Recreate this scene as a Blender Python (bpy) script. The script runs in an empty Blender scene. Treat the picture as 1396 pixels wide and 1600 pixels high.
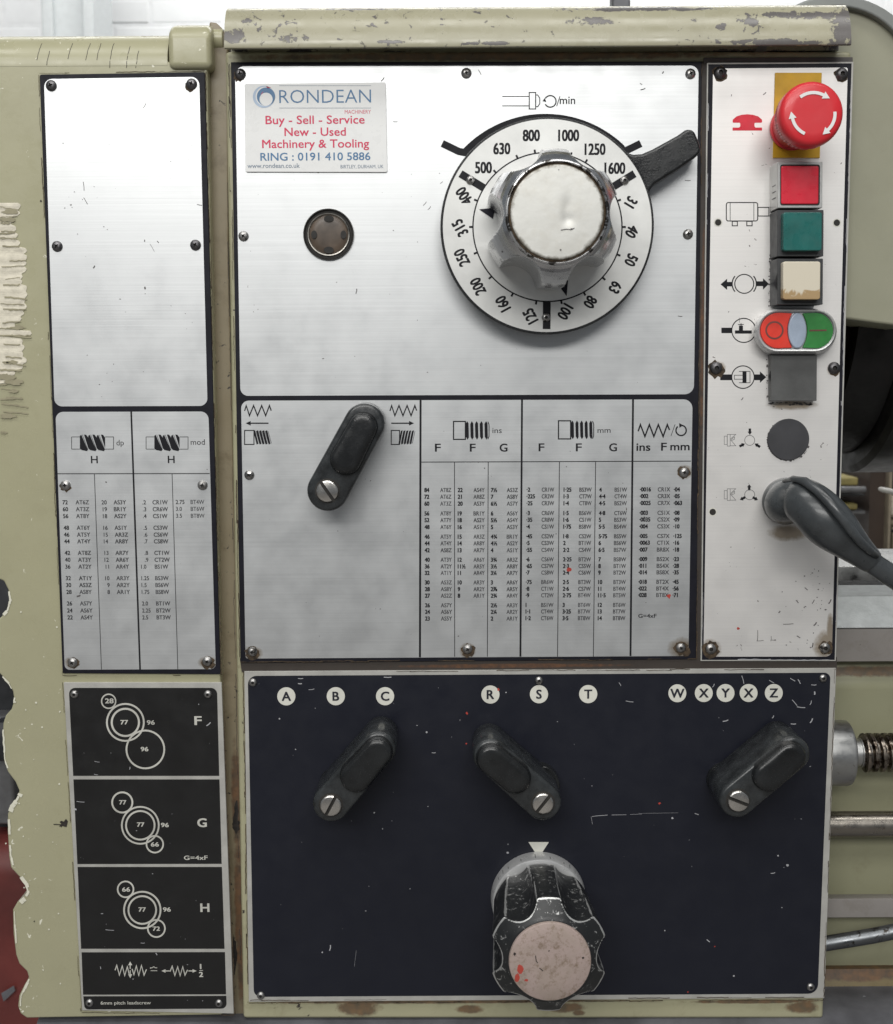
import bpy, bmesh, math, random
from mathutils import Vector, Matrix
random.seed(19)
S = bpy.context.scene
COL = S.collection
# ------------------------------------------------------------------ camera
F_PX, D = 1934.0, 0.85
TH, PH = math.atan(220 / F_PX), 0.0058
_u0 = Vector((0, math.sin(TH), math.cos(TH))); _F = Vector((0, math.cos(TH), -math.sin(TH))); _r0 = Vector((1, 0, 0))
_R = _r0 * math.cos(PH) - _u0 * math.sin(PH)
_U = _r0 * math.sin(PH) + _u0 * math.cos(PH)
cam = bpy.data.cameras.new('camera'); co = bpy.data.objects.new('camera', cam); COL.objects.link(co)
cam.sensor_fit = 'VERTICAL'; cam.sensor_height = 36; cam.lens = 36 * F_PX / 1600
cam.clip_start = .01; cam.clip_end = 60
cam.dof.use_dof = True; cam.dof.focus_distance = .85; cam.dof.aperture_fstop = 16
m = Matrix((_R, _U, -_F)).transposed().to_4x4(); m.translation = (0, -D, 0)
co.matrix_world = m
S.camera = co
S.view_settings.view_transform = 'Standard'; S.view_settings.look = 'None'
S.view_settings.exposure = 0; S.view_settings.gamma = 1

# ------------------------------------------------------------------ light: an indoor workshop under rows of ceiling strip lights
w = bpy.data.worlds.new('World'); S.world = w; w.use_nodes = True
w.node_tree.nodes['Background'].inputs[0].default_value = (.86, .93, 1, 1)
w.node_tree.nodes['Background'].inputs[1].default_value = .18
def strip(x, y, z, sx, sy, p, rx=0, rz=0, col=(1, .99, .96)):
    l = bpy.data.lights.new('ceiling_strip_light', 'AREA'); l.shape = 'RECTANGLE'; l.size = sx; l.size_y = sy; l.energy = p; l.color = col
    o = bpy.data.objects.new('ceiling_strip_light', l); COL.objects.link(o); o.location = (x, y, z); o.rotation_euler = (rx, 0, rz)
strip(-.1, -.75, 1.7, 2.6, .45, 22)
strip(-.5, -2.3, 1.9, 3.2, .6, 30, math.radians(25))
strip(-.6, -4.6, 2.0, 3.8, .8, 112, math.radians(55))
strip(0, 1.9, 2.2, 3.5, .5, 62, math.radians(20))

# ------------------------------------------------------------------ picture point -> point on a plane parallel to the panel, h in front of it
def P(px, py, h=0.0):
    d = _F * F_PX + _R * (px - 698) - _U * (py - 800)
    t = (D - h) / d.y
    return Vector((d.x * t, -h, d.z * t))
def mpp(h=0.0): return (D - h) / F_PX * 1.0
W = {}
STUFF = {'grime', 'grime_marks', 'scratches', 'table_lettering', 'faint_table_lettering', 'ribbed_pad', 'side_ticks', 'graduations', 'red_specks', 'chipped_edge_marks', 'scrape_shadow_strokes', 'paint_cracks', 'dark_chips', 'dent_marks', 'dent_mark', 'bare_filler_patch', 'footer_lettering'}
# ------------------------------------------------------------------ materials
def new_mat(name):
    mt = bpy.data.materials.new(name); mt.use_nodes = True
    nt = mt.node_tree; return mt, nt, nt.nodes['Principled BSDF']
def N(nt, t, **k):
    n = nt.nodes.new(t)
    for a, b in k.items(): setattr(n, a, b)
    return n
def lk(nt, a, b): nt.links.new(a, b)
def pos(nt, scale=(1, 1, 1)):
    g = N(nt, 'ShaderNodeNewGeometry'); mp = N(nt, 'ShaderNodeMapping'); mp.inputs['Scale'].default_value = scale
    lk(nt, g.outputs['Position'], mp.inputs['Vector']); return mp.outputs[0]
def noise(nt, scale, detail=4, rough=.55, vec=None, dist=0):
    n = N(nt, 'ShaderNodeTexNoise'); n.inputs['Scale'].default_value = scale; n.inputs['Detail'].default_value = detail
    n.inputs['Roughness'].default_value = rough; n.inputs['Distortion'].default_value = dist
    lk(nt, vec if vec is not None else pos(nt), n.inputs['Vector']); return n.outputs[0]
def ramp(nt, src, a, b, lo=0, hi=1):
    r = N(nt, 'ShaderNodeMapRange'); r.inputs[1].default_value = a; r.inputs[2].default_value = b
    r.inputs[3].default_value = lo; r.inputs[4].default_value = hi; lk(nt, src, r.inputs[0]); return r.outputs[0]
def mth(nt, op, a, b=None):
    n = N(nt, 'ShaderNodeMath', operation=op)
    for i, v in enumerate((a, b)):
        if v is None: continue
        if isinstance(v, (int, float)): n.inputs[i].default_value = v
        else: lk(nt, v, n.inputs[i])
    return n.outputs[0]
def mix(nt, fac, a, b):
    n = N(nt, 'ShaderNodeMix', data_type='RGBA')
    if isinstance(fac, (int, float)): n.inputs[0].default_value = fac
    else: lk(nt, fac, n.inputs[0])
    for s, v in ((6, a), (7, b)):
        if isinstance(v, tuple): n.inputs[s].default_value = (*v, 1) if len(v) == 3 else v
        else: lk(nt, v, n.inputs[s])
    return n.outputs[2]
def bump(nt, p, h, strength, dist=.001):
    b = N(nt, 'ShaderNodeBump'); b.inputs['Strength'].default_value = strength; b.inputs['Distance'].default_value = dist
    lk(nt, h, b.inputs['Height']); lk(nt, b.outputs[0], p.inputs['Normal'])
def spots(nt, pts, wob=.35):
    """mask of worn patches round given places: (x, z, radius_x, radius_z)"""
    g = N(nt, 'ShaderNodeNewGeometry'); sx = N(nt, 'ShaderNodeSeparateXYZ'); lk(nt, g.outputs['Position'], sx.inputs[0])
    out = None
    for x, z, rx, rz in pts:
        a = mth(nt, 'POWER', mth(nt, 'ABSOLUTE', mth(nt, 'DIVIDE', mth(nt, 'SUBTRACT', sx.outputs[0], x), rx)), 2)
        b = mth(nt, 'POWER', mth(nt, 'ABSOLUTE', mth(nt, 'DIVIDE', mth(nt, 'SUBTRACT', sx.outputs[2], z), rz)), 2)
        v = mth(nt, 'SUBTRACT', 1, mth(nt, 'ADD', a, b))
        v = mth(nt, 'MAXIMUM', v, -1.0)
        out = v if out is None else mth(nt, 'MAXIMUM', out, v)
    return out
def plain(name, col, rough=.5, metal=0, var=.12, vs=60, bmp=.0, bs=300, coat=0, spec=.5):
    mt, nt, p = new_mat(name)
    n = noise(nt, vs, 5)
    c2 = tuple(max(0, c * (1 - 2 * var)) for c in col); c1 = tuple(min(1, c * (1 + var)) for c in col)
    lk(nt, mix(nt, ramp(nt, n, .3, .7), c2, c1), p.inputs['Base Color'])
    lk(nt, ramp(nt, noise(nt, vs * 3, 3), .3, .7, max(.02, rough - .07), min(1, rough + .08)), p.inputs['Roughness'])
    p.inputs['Metallic'].default_value = metal; p.inputs['Coat Weight'].default_value = coat
    p.inputs['Specular IOR Level'].default_value = spec
    if bmp: bump(nt, p, noise(nt, bs, 4), bmp)
    return mt
def paint(name, col, wear=0.72, grime=.25, patches=None, rust=None, grad=None, under=(.10, .09, .085), rough=.38, chipscale=170, lightchips=None):
    mt, nt, p = new_mat(name)
    base = mix(nt, ramp(nt, noise(nt, 9, 6, .6), .3, .75), tuple(c * .93 for c in col), tuple(min(1, c * 1.06) for c in col))
    gr = ramp(nt, noise(nt, 34, 8, .68, dist=.4), .55, .8, 0, grime)
    base = mix(nt, gr, base, (col[0] * .42, col[1] * .36, col[2] * .26))
    cn = noise(nt, chipscale, 5, .6, dist=.5)
    big = noise(nt, 14, 4)
    v = mth(nt, 'ADD', cn, mth(nt, 'MULTIPLY', big, .35))
    if patches:
        v2 = mth(nt, 'ADD', mth(nt, 'MULTIPLY', spots(nt, patches), .45), mth(nt, 'MULTIPLY', noise(nt, 110, 9, .72, dist=.4), 1.7))
        v = mth(nt, 'MAXIMUM', v, mth(nt, 'ADD', v2, wear - .95))
    th = wear + .17
    chip = ramp(nt, v, th, th + .012)
    edge = ramp(nt, v, th - .018, th)
    c = mix(nt, edge, base, tuple(x * .45 for x in col))
    c = mix(nt, chip, c, under)
    if lightchips:
        lc = ramp(nt, mth(nt, 'ADD', noise(nt, 210, 3, .5, dist=.8), mth(nt, 'MULTIPLY', noise(nt, 11, 2), .3)), lightchips, lightchips + .01)
        c = mix(nt, lc, c, (.72, .70, .58))
    if rust:
        rm = ramp(nt, mth(nt, 'ADD', mth(nt, 'MULTIPLY', spots(nt, rust), .5), mth(nt, 'MULTIPLY', noise(nt, 90, 7, .7), .9)), .46, .74)
        rc = mix(nt, ramp(nt, noise(nt, 160, 5), .35, .65), (.15, .065, .025), (.055, .03, .02))
        c = mix(nt, mth(nt, 'MULTIPLY', rm, .8), c, rc)
    lk(nt, c, p.inputs['Base Color'])
    lk(nt, ramp(nt, noise(nt, 60, 4), .3, .7, rough - .08, rough + .12), p.inputs['Roughness'])
    hh = mth(nt, 'SUBTRACT', mth(nt, 'MULTIPLY', noise(nt, 120, 5), .35), mth(nt, 'MULTIPLY', chip, .5))
    bump(nt, p, hh, .35, .0006)
    return mt
def brushed(name, col, rough=.36, metal=.9, axis=0, streak=.10, specks=.0, dirt=None):
    mt, nt, p = new_mat(name)
    sc = (4, 4, 900) if axis == 0 else (900, 900, 4)
    st = noise(nt, 1, 4, .7, vec=pos(nt, sc))
    c = mix(nt, ramp(nt, st, .25, .75), tuple(x * (1 - streak) for x in col), tuple(min(1, x * (1 + streak)) for x in col))
    c = mix(nt, ramp(nt, noise(nt, 22, 5, .6), .45, .75, 0, .12), c, tuple(x * .8 for x in col))
    if specks:
        v = noise(nt, 230, 3, .5, vec=pos(nt, (1, 1, 1.0)), dist=1.2)
        big = noise(nt, 17, 2)
        sp = ramp(nt, mth(nt, 'ADD', v, mth(nt, 'MULTIPLY', big, .22)), specks, specks + .012)
        c = mix(nt, sp, c, (.12, .10, .09))
    if dirt:
        dm = ramp(nt, mth(nt, 'ADD', mth(nt, 'MULTIPLY', spots(nt, dirt), .5), mth(nt, 'MULTIPLY', noise(nt, 120, 7, .7), .8)), .35, .75)
        c = mix(nt, mth(nt, 'MULTIPLY', dm, .75), c, (.24, .17, .09))
    lk(nt, c, p.inputs['Base Color'])
    p.inputs['Metallic'].default_value = metal
    lk(nt, ramp(nt, noise(nt, 40, 5), .3, .7, rough - .04, rough + .06), p.inputs['Roughness'])
    bump(nt, p, st, .07, .0003)
    return mt
CREAM = (.385, .368, .24)
M = {}
x_ = lambda px, py, h=0: (P(px, py, h).x, P(px, py, h).z)
def sp(px, py, rx, rz, h=0): a = x_(px, py, h); return (a[0], a[1], rx * mpp(h), rz * mpp(h))
M['cream'] = paint('cream_paint', CREAM, wear=.74, lightchips=.88)
M['door'] = paint('cream_door_paint', CREAM, wear=.80, grime=.14, rough=.28, lightchips=.875, under=(.5, .48, .38))
M['cover'] = paint('worn_cover_paint', (.36, .34, .24), wear=.66, chipscale=150, grime=.3, under=(.12, .11, .105), rough=.25,
    patches=[sp(366, 56, 22, 13, .02), sp(458, 62, 30, 12, .02), sp(385, 28, 14, 8, .02), sp(925, 30, 45, 12, .02), sp(1332, 50, 42, 70, .02), sp(1270, 20, 130, 9, .02), sp(1240, 68, 150, 7, .02), sp(1170, 32, 25, 10, .02), sp(1130, 40, 12, 8, .02),
             sp(1000, 14, 160, 6, .01), sp(1180, 66, 90, 7, .02), sp(770, 68, 60, 4, .02), sp(560, 13, 90, 3, .01), sp(610, 66, 30, 4, .02)])
M['headcream'] = paint('headstock_paint', CREAM, wear=.72, grime=.55, under=(.05, .04, .035),
    rust=[sp(560, 1575, 40, 18), sp(735, 1578, 26, 9), sp(905, 1584, 12, 6), sp(700, 1566, 330, 4), sp(1180, 1566, 120, 4), sp(1255, 1575, 30, 12), sp(1096, 570, 8, 520), sp(720, 1041, 380, 9), sp(760, 88, 420, 8, -.002), sp(880, 1575, 40, 10)])
M['flange'] = paint('grimy_flange_paint', (.24, .20, .13), wear=.68, grime=1.0, under=(.04, .033, .028), rust=[sp(372, 1450, 10, 170), sp(366, 1250, 10, 100)])
M['black_print'] = plain('black_print', (.010, .010, .016), .5, var=.2, spec=.22)
M['dark_print'] = plain('dark_print', (.012, .012, .015), .55, spec=.2)
M['fade_print'] = plain('faded_print', (.055, .055, .06), .5)
M['alu'] = brushed('brushed_aluminium', (.70, .71, .715), .42, .88, 0, .07, specks=.89,
    dirt=[sp(395, 1020, 16, 12), sp(731, 1016, 13, 13), sp(1069, 738, 12, 12), sp(1064, 1012, 22, 18), sp(114, 1035, 12, 10), sp(326, 1034, 16, 10)])
M['alu_main'] = brushed('brushed_aluminium_main', (.655, .665, .67), .42, .88, 0, .07, specks=.89,
    dirt=[sp(395, 1020, 16, 12), sp(731, 1016, 13, 13), sp(1069, 738, 12, 12), sp(1064, 1012, 22, 18)])
M['alu_side'] = brushed('satin_aluminium', (.80, .78, .76), .5, .72, 0, .04, specks=.86,
    dirt=[sp(1110, 1014, 18, 16), sp(1290, 1008, 22, 26), sp(1120, 576, 14, 12), sp(1303, 577, 12, 10), sp(1236, 633, 40, 8), sp(1230, 832, 32, 14), sp(1296, 985, 6, 30)])
M['silver_paint'] = plain('pale_silver_border', (.47, .46, .43), .5, .2, var=.08, bmp=.1)
M['silver_print'] = plain('pale_print', (.56, .55, .50), .5)
M['navy'] = paint('navy_plate', (.0108, .012, .0195), wear=.9, grime=.0, under=(.4, .4, .42), rough=.42, chipscale=240)
M['navy'].node_tree.nodes['Principled BSDF'].inputs['Specular IOR Level'].default_value = .3
M['black_plate'] = paint('black_plate', (.009, .0088, .009), wear=.88, grime=0, under=(.3, .3, .28), rough=.36, chipscale=240)
M['navy_ink'] = plain('navy_ink', (.013, .014, .025), .5)
M['white_print'] = plain('cream_white_print', (.70, .69, .62), .5, var=.05)
M['dial_white'] = plain('dial_white', (.70, .70, .68), .38, .25, var=.06, vs=30)
M['black_plastic'] = plain('black_plastic', (.014, .015, .016), .25, 0, var=.25, bmp=.12, bs=900)
M['lever_plastic'] = plain('lever_plastic', (.030, .033, .035), .26, 0, var=.3, vs=120, bmp=.05, bs=500, coat=.2)
def chrome_mat(name, col, rough, wear=.64, wc=(.08, .075, .07)):
    mt, nt, p = new_mat(name)
    v = mth(nt, 'ADD', noise(nt, 150, 6, .7, dist=.6), mth(nt, 'MULTIPLY', noise(nt, 25, 3), .2))
    mk_ = ramp(nt, v, wear, wear + .05)
    c = mix(nt, ramp(nt, noise(nt, 30, 5), .35, .7), col, tuple(x * .78 for x in col))
    lk(nt, mix(nt, mk_, c, wc), p.inputs['Base Color']); p.inputs['Metallic'].default_value = 1
    lk(nt, ramp(nt, noise(nt, 70, 6, .7), .3, .7, rough * .6, rough * 1.6), p.inputs['Roughness'])
    bump(nt, p, noise(nt, 260, 5), .12, .0004)
    return mt
M['chrome'] = chrome_mat('worn_chrome', (.72, .72, .73), .2, .78)
M['chrome_rim'] = chrome_mat('scuffed_chrome_rim', (.66, .66, .67), .28, .60)
M['screw'] = chrome_mat('screw_steel', (.42, .41, .40), .34, .70)
M['screw_dark'] = chrome_mat('dark_screw_steel', (.16, .155, .16), .4, .72)
M['slot'] = plain('slot_dark', (.02, .018, .016), .7)
M['bright_screw'] = chrome_mat('bright_screw', (.74, .71, .67), .22, .8)
M['steel'] = chrome_mat('ground_steel', (.50, .50, .49), .34, .72, (.18, .16, .14))
M['steel_dull'] = paint('dull_steel', (.27, .25, .235), wear=.74, grime=.5, under=(.10, .09, .08), rough=.5)
M['way'] = plain('pale_ground_way', (.46, .48, .48), .45, .45, var=.08, vs=90, bmp=.15)
M['chuckm'] = plain('dark_chuck_steel', (.045, .043, .043), .42, .7, var=.3, vs=25)
M['chuckb'] = plain('chuck_black', (.010, .009, .009), .6, .2)
M['chuckf'] = plain('chuck_flange', (.055, .047, .045), .55, .5, var=.3)
M['disc_cap'] = paint('dial_knob_disc', (.62, .61, .57), wear=.86, grime=.0, under=(.2, .18, .15), rough=.42,
    patches=None)
def cap_material():
    mt, nt, p = new_mat('stained_disc_cap')
    c = mix(nt, ramp(nt, noise(nt, 60, 7, .7), .45, .75, 0, .35), (.66, .655, .62), (.45, .41, .33))
    ce = P(871, 331, .1); g = N(nt, 'ShaderNodeNewGeometry'); vm = N(nt, 'ShaderNodeVectorMath', operation='DISTANCE')
    lk(nt, g.outputs['Position'], vm.inputs[0]); vm.inputs[1].default_value = (ce.x, ce.y, ce.z)
    e = mth(nt, 'ADD', vm.outputs['Value'], mth(nt, 'MULTIPLY', noise(nt, 160, 6, .7), .006))
    c = mix(nt, ramp(nt, e, .0288, .0312), c, (.10, .085, .06))
    lk(nt, c, p.inputs['Base Color']); p.inputs['Metallic'].default_value = .35; p.inputs['Roughness'].default_value = .42
    bump(nt, p, noise(nt, 50, 4), .25, .001)
    return mt
M['disc_cap'] = cap_material()
def cap_pink():
    mt, nt, p = new_mat('dirty_pinkish_disc')
    c = mix(nt, ramp(nt, noise(nt, 70, 6, .65), .4, .7), (.44, .345, .315), (.37, .30, .255))
    c = mix(nt, ramp(nt, noise(nt, 210, 9, .8), .50, .68, 0, .85), c, (.17, .12, .07))
    rd = ramp(nt, mth(nt, 'ADD', mth(nt, 'MULTIPLY', spots(nt, [sp(813, 1512, 6, 9, .091), sp(808, 1526, 5, 9, .091), sp(917, 1542, 6, 6, .091), sp(822, 1530, 4, 3, .091)]), .5), mth(nt, 'MULTIPLY', noise(nt, 220, 6, .7), 1.6)), .93, .98)
    c = mix(nt, rd, c, (.48, .07, .05))
    lk(nt, c, p.inputs['Base Color']); p.inputs['Roughness'].default_value = .5; p.inputs['Metallic'].default_value = .15
    bump(nt, p, noise(nt, 200, 5), .2, .0005)
    return mt
M['pink'] = cap_pink()
def worn_black():
    mt, nt, p = new_mat('worn_black_knob')
    v = mth(nt, 'ADD', noise(nt, 200, 6, .75, dist=.7), mth(nt, 'MULTIPLY', noise(nt, 40, 3), .2))
    k = ramp(nt, v, .695, .75)
    g = N(nt, 'ShaderNodeAttribute', attribute_name='edge_wear')
    ed = ramp(nt, mth(nt, 'ADD', g.outputs['Fac'], mth(nt, 'MULTIPLY', noise(nt, 160, 6, .7), 1.3)), .93, 1.2)
    k = mth(nt, 'MAXIMUM', k, ed)
    lk(nt, mix(nt, k, (.014, .015, .016), (.55, .55, .54)), p.inputs['Base Color'])
    lk(nt, mth(nt, 'MULTIPLY', k, .7), p.inputs['Metallic'])
    lk(nt, ramp(nt, noise(nt, 90, 5), .3, .7, .28, .5), p.inputs['Roughness'])
    bump(nt, p, noise(nt, 300, 5), .15, .0004)
    return mt
M['knob_black'] = worn_black()
M['red'] = plain('red_plastic', (.66, .025, .035), .38, 0, var=.05, vs=40, coat=.1)
M['red_side'] = plain('red_plastic_side', (.55, .03, .04), .42)
M['yellow'] = plain('ochre_yellow_plate', (.62, .36, .012), .5, 0, var=.10)
M['lens_red'] = plain('red_lens', (.70, .02, .045), .30, 0, var=.12, vs=40, coat=.2)
M['lens_green'] = plain('green_lens', (.012, .13, .115), .30, 0, var=.15, vs=50, coat=.2)
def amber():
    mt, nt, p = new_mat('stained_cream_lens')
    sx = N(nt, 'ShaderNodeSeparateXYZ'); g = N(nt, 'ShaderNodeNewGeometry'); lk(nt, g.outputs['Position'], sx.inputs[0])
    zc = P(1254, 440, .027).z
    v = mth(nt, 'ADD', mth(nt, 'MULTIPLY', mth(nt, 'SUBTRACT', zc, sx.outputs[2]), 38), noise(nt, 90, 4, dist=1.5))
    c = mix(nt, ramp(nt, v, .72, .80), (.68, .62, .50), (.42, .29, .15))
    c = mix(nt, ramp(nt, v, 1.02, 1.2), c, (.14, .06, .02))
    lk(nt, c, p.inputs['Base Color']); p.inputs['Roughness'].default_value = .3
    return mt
M['lens_amber'] = amber()
M['amber_side'] = plain('amber_side', (.22, .12, .04), .35)
M['housing'] = plain('dark_grey_housing', (.045, .047, .05), .5, 0, var=.15)
M['housing_side'] = M['housing']
M['blank'] = plain('grey_blank', (.085, .086, .085), .55, 0, var=.12, vs=50, bmp=.1, bs=500)
M['bezel'] = plain('silver_bezel', (.50, .50, .49), .36, .6, var=.06)
M['ovalring'] = plain('satin_chrome_ring', (.60, .60, .60), .32, .45, var=.04)
M['btn_red'] = plain('orange_red_button', (.75, .045, .025), .4, 0, var=.1, vs=90)
M['btn_green'] = plain('green_button', (.03, .22, .045), .4, 0, var=.12, vs=90)
M['btn_blue'] = plain('pale_blue_lens', (.40, .47, .58), .25)
M['rubber'] = plain('grey_rubber', (.060, .066, .070), .30, 0, var=.22, vs=35, bmp=.25, bs=70, coat=.15)
M['dark_disc'] = plain('charcoal_plug', (.045, .045, .05), .6)
M['glass'] = plain('brown_sight_glass', (.12, .088, .065), .4, 0, var=.25, vs=60)
M['glass_ring'] = chrome_mat('sight_ring', (.30, .285, .26), .35, .7)
M['sign_white'] = plain('glossy_white_sign', (.80, .80, .79), .3, 0, var=.01, coat=.3)
M['ink_pink'] = plain('pink_red_ink', (.62, .02, .085), .4, var=.02)
M['ink_blue'] = plain('blue_ink', (.06, .17, .33), .4, var=.02)
M['ink_grey'] = plain('grey_ink', (.20, .25, .32), .4, var=.02)
M['ink_light'] = plain('pale_blue_ink', (.42, .52, .66), .4, var=.02)
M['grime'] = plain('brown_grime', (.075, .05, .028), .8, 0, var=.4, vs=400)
M['grime_dk'] = plain('black_grime', (.025, .02, .017), .7, 0, var=.4, vs=400)
M['scratch'] = plain('pale_scratch', (.42, .42, .44), .6)
M['scratch_dk'] = plain('dark_scratch', (.10, .09, .09), .6)
M['redpaint'] = plain('red_speck', (.45, .05, .035), .5)
M['bare'] = plain('bare_filler', (.72, .67, .55), .75, 0, var=.08, vs=180, bmp=.5, bs=260)
M['chipwhite'] = plain('chipped_edge_cream', (.74, .72, .60), .45, 0, var=.06)
M['gasket'] = paint('rusty_joint', (.042, .033, .027), wear=.7, grime=.6, under=(.02, .015, .012), rough=.6, chipscale=300,
    rust=[sp(1100, 500, 6, 200), sp(800, 1040, 200, 4)])
M['wall'] = plain('white_wall_paint', (.82, .83, .84), .6, 0, var=.02, vs=20, bmp=.2, bs=80)
M['mortar'] = plain('painted_mortar', (.80, .81, .82), .7, 0, var=.03)
M['pillarm'] = plain('grey_white_steel', (.62, .65, .66), .45, 0, var=.03)
M['floor'] = plain('concrete_floor', (.22, .21, .20), .6, 0, var=.15, vs=3)
M['wood'] = plain('dark_brown_board', (.05, .033, .024), .6, 0, var=.2, vs=12)
M['post'] = plain('pale_wood_post', (.32, .27, .20), .6, 0)
M['olive_box'] = plain('olive_yellow_box', (.30, .25, .09), .6, 0)
M['grey_tube'] = plain('grey_tube', (.16, .16, .165), .4, .3)
M['dark'] = plain('dark_interior', (.02, .02, .021), .7, 0)
M['white_rod'] = plain('white_rod', (.68, .66, .62), .5, 0)
M['redmach'] = plain('red_machine_paint', (.17, .035, .03), .5, 0, var=.3, vs=8)
M['darkmach'] = plain('dark_machine_iron', (.035, .037, .042), .5, .2, var=.4, vs=16)
M['blue'] = plain('blue_coolant_edge', (.03, .075, .13), .3, 0, var=.3, vs=90)
M['tray'] = plain('grey_chip_tray', (.15, .15, .165), .5, .2, var=.22, vs=25)
M['ledge'] = paint('brown_grease', (.16, .12, .05), wear=.7, grime=.9, under=(.05, .03, .015), rust=[sp(1350, 1530, 100, 12, -.04)])
M['bed'] = paint('bed_paint', (.31, .305, .20), wear=.80, grime=.35, rust=[sp(1350, 1050, 120, 10, -.06)])
M['guard'] = paint('guard_paint', (.31, .305, .225), wear=.84, grime=.15)
M['rim'] = paint('guard_rim', (.22, .23, .22), wear=.72, grime=.5)

# ------------------------------------------------------------------ builders
def tag(o, label=None, cat=None, kind=None, group=None):
    if label: o['label'] = label
    if cat: o['category'] = cat
    if kind: o['kind'] = kind
    if group: o['group'] = group
    return o
def empty(name, loc, label=None, cat=None, **k):
    o = bpy.data.objects.new(name, None); o.empty_display_size = .02; COL.objects.link(o); o.location = loc; W[o] = Vector(loc)
    return tag(o, label, cat, **k)
def place(o, parent, loc):
    COL.objects.link(o); W[o] = Vector(loc)
    if parent is not None:
        o.parent = parent; o.location = Vector(loc) - W[parent]
    else: o.location = loc
    return o
class MB:
    def __init__(s): s.v = []; s.f = []
    def add(s, vs, fs):
        n = len(s.v); s.v += [Vector(v) for v in vs]; s.f += [tuple(i + n for i in f) for f in fs]; return s
    def prism(s, pts, hf, hb):
        """pts: world (x,z) outline; front face at -hf (towards the camera), back at -hb"""
        n = len(pts)
        vs = [(p[0], -hf, p[1]) for p in pts] + [(p[0], -hb, p[1]) for p in pts]
        fs = [tuple(range(n)), tuple(range(2 * n - 1, n - 1, -1))] + [(i, (i + 1) % n, (i + 1) % n + n, i + n) for i in range(n)]
        return s.add(vs, fs)
    def box(s, x0, x1, y0, y1, z0, z1):
        vs = [(x, y, z) for x in (x0, x1) for y in (y0, y1) for z in (z0, z1)]
        return s.add(vs, [(0, 1, 3, 2), (4, 6, 7, 5), (0, 4, 5, 1), (2, 3, 7, 6), (0, 2, 6, 4), (1, 5, 7, 3)])
    def rev(s, c, axis, prof, seg=48, rf=None, cap0=True, cap1=True):
        """prof: [(t, r)]; rf(theta, k) scales the radius"""
        c = Vector(c); vs = []
        for k, (t, r) in enumerate(prof):
            for i in range(seg):
                a = 2 * math.pi * i / seg; rr = r * (rf(a, k) if rf else 1)
                if axis == 'Y': vs.append((c.x + rr * math.cos(a), c.y - t, c.z + rr * math.sin(a)))
                else: vs.append((c.x + t, c.y + rr * math.cos(a), c.z + rr * math.sin(a)))
        fs = []
        for k in range(len(prof) - 1):
            for i in range(seg):
                j = (i + 1) % seg; fs.append((k * seg + i, k * seg + j, (k + 1) * seg + j, (k + 1) * seg + i))
        if cap0: fs.append(tuple(range(seg)))
        if cap1: fs.append(tuple(range((len(prof) - 1) * seg, len(prof) * seg)))
        return s.add(vs, fs)
    def tube(s, pts, radii, seg=24, squash=1.0, twist=0):
        pts = [Vector(p) for p in pts]; vs = []; up = Vector((0, -1, 0))
        for k, p in enumerate(pts):
            t = (pts[min(k + 1, len(pts) - 1)] - pts[max(k - 1, 0)]).normalized()
            a = t.cross(up)
            if a.length < .2: a = t.cross(Vector((1, 0, 0)))
            a.normalize(); b = a.cross(t).normalized()
            for i in range(seg):
                th = 2 * math.pi * i / seg
                vs.append(p + a * math.cos(th) * radii[k] + b * math.sin(th) * radii[k] * squash)
        fs = [(k * seg + i, k * seg + (i + 1) % seg, (k + 1) * seg + (i + 1) % seg, (k + 1) * seg + i) for k in range(len(pts) - 1) for i in range(seg)]
        fs.append(tuple(range(seg))); fs.append(tuple(range((len(pts) - 1) * seg, len(pts) * seg)))
        return s.add(vs, fs)
    def build(s, name, mat, parent=None, loc=None, bev=0, seg=2, smooth=None, sub=0, label=None):
        lo = Vector([min(v[i] for v in s.v) for i in range(3)]); hi = Vector([max(v[i] for v in s.v) for i in range(3)])
        loc = Vector(loc) if loc is not None else (lo + hi) / 2
        me = bpy.data.meshes.new(name); me.from_pydata([v - loc for v in s.v], [], s.f)
        bm = bmesh.new(); bm.from_mesh(me)
        bmesh.ops.recalc_face_normals(bm, faces=bm.faces); bm.to_mesh(me); bm.free()
        me.materials.append(mat)
        o = bpy.data.objects.new(name, me); place(o, parent, loc)
        if sub:
            md = o.modifiers.new('sub', 'SUBSURF'); md.levels = md.render_levels = sub
        if bev:
            md = o.modifiers.new('bevel', 'BEVEL'); md.width = bev; md.segments = seg; md.limit_method = 'ANGLE'; md.angle_limit = math.radians(32)
            if smooth is None: smooth = 35
        if smooth:
            for p in me.polygons: p.use_smooth = True
            if smooth < 180 and not bev: me.set_sharp_from_angle(angle=math.radians(smooth))
            if bev: o.modifiers.new('wn', 'WEIGHTED_NORMAL')
        if label: o['label'] = label
        if name in STUFF: o['kind'] = 'stuff'
        return o
def XZ(pts, h=0): return [(P(a, b, h).x, P(a, b, h).z) for a, b in pts]
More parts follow.
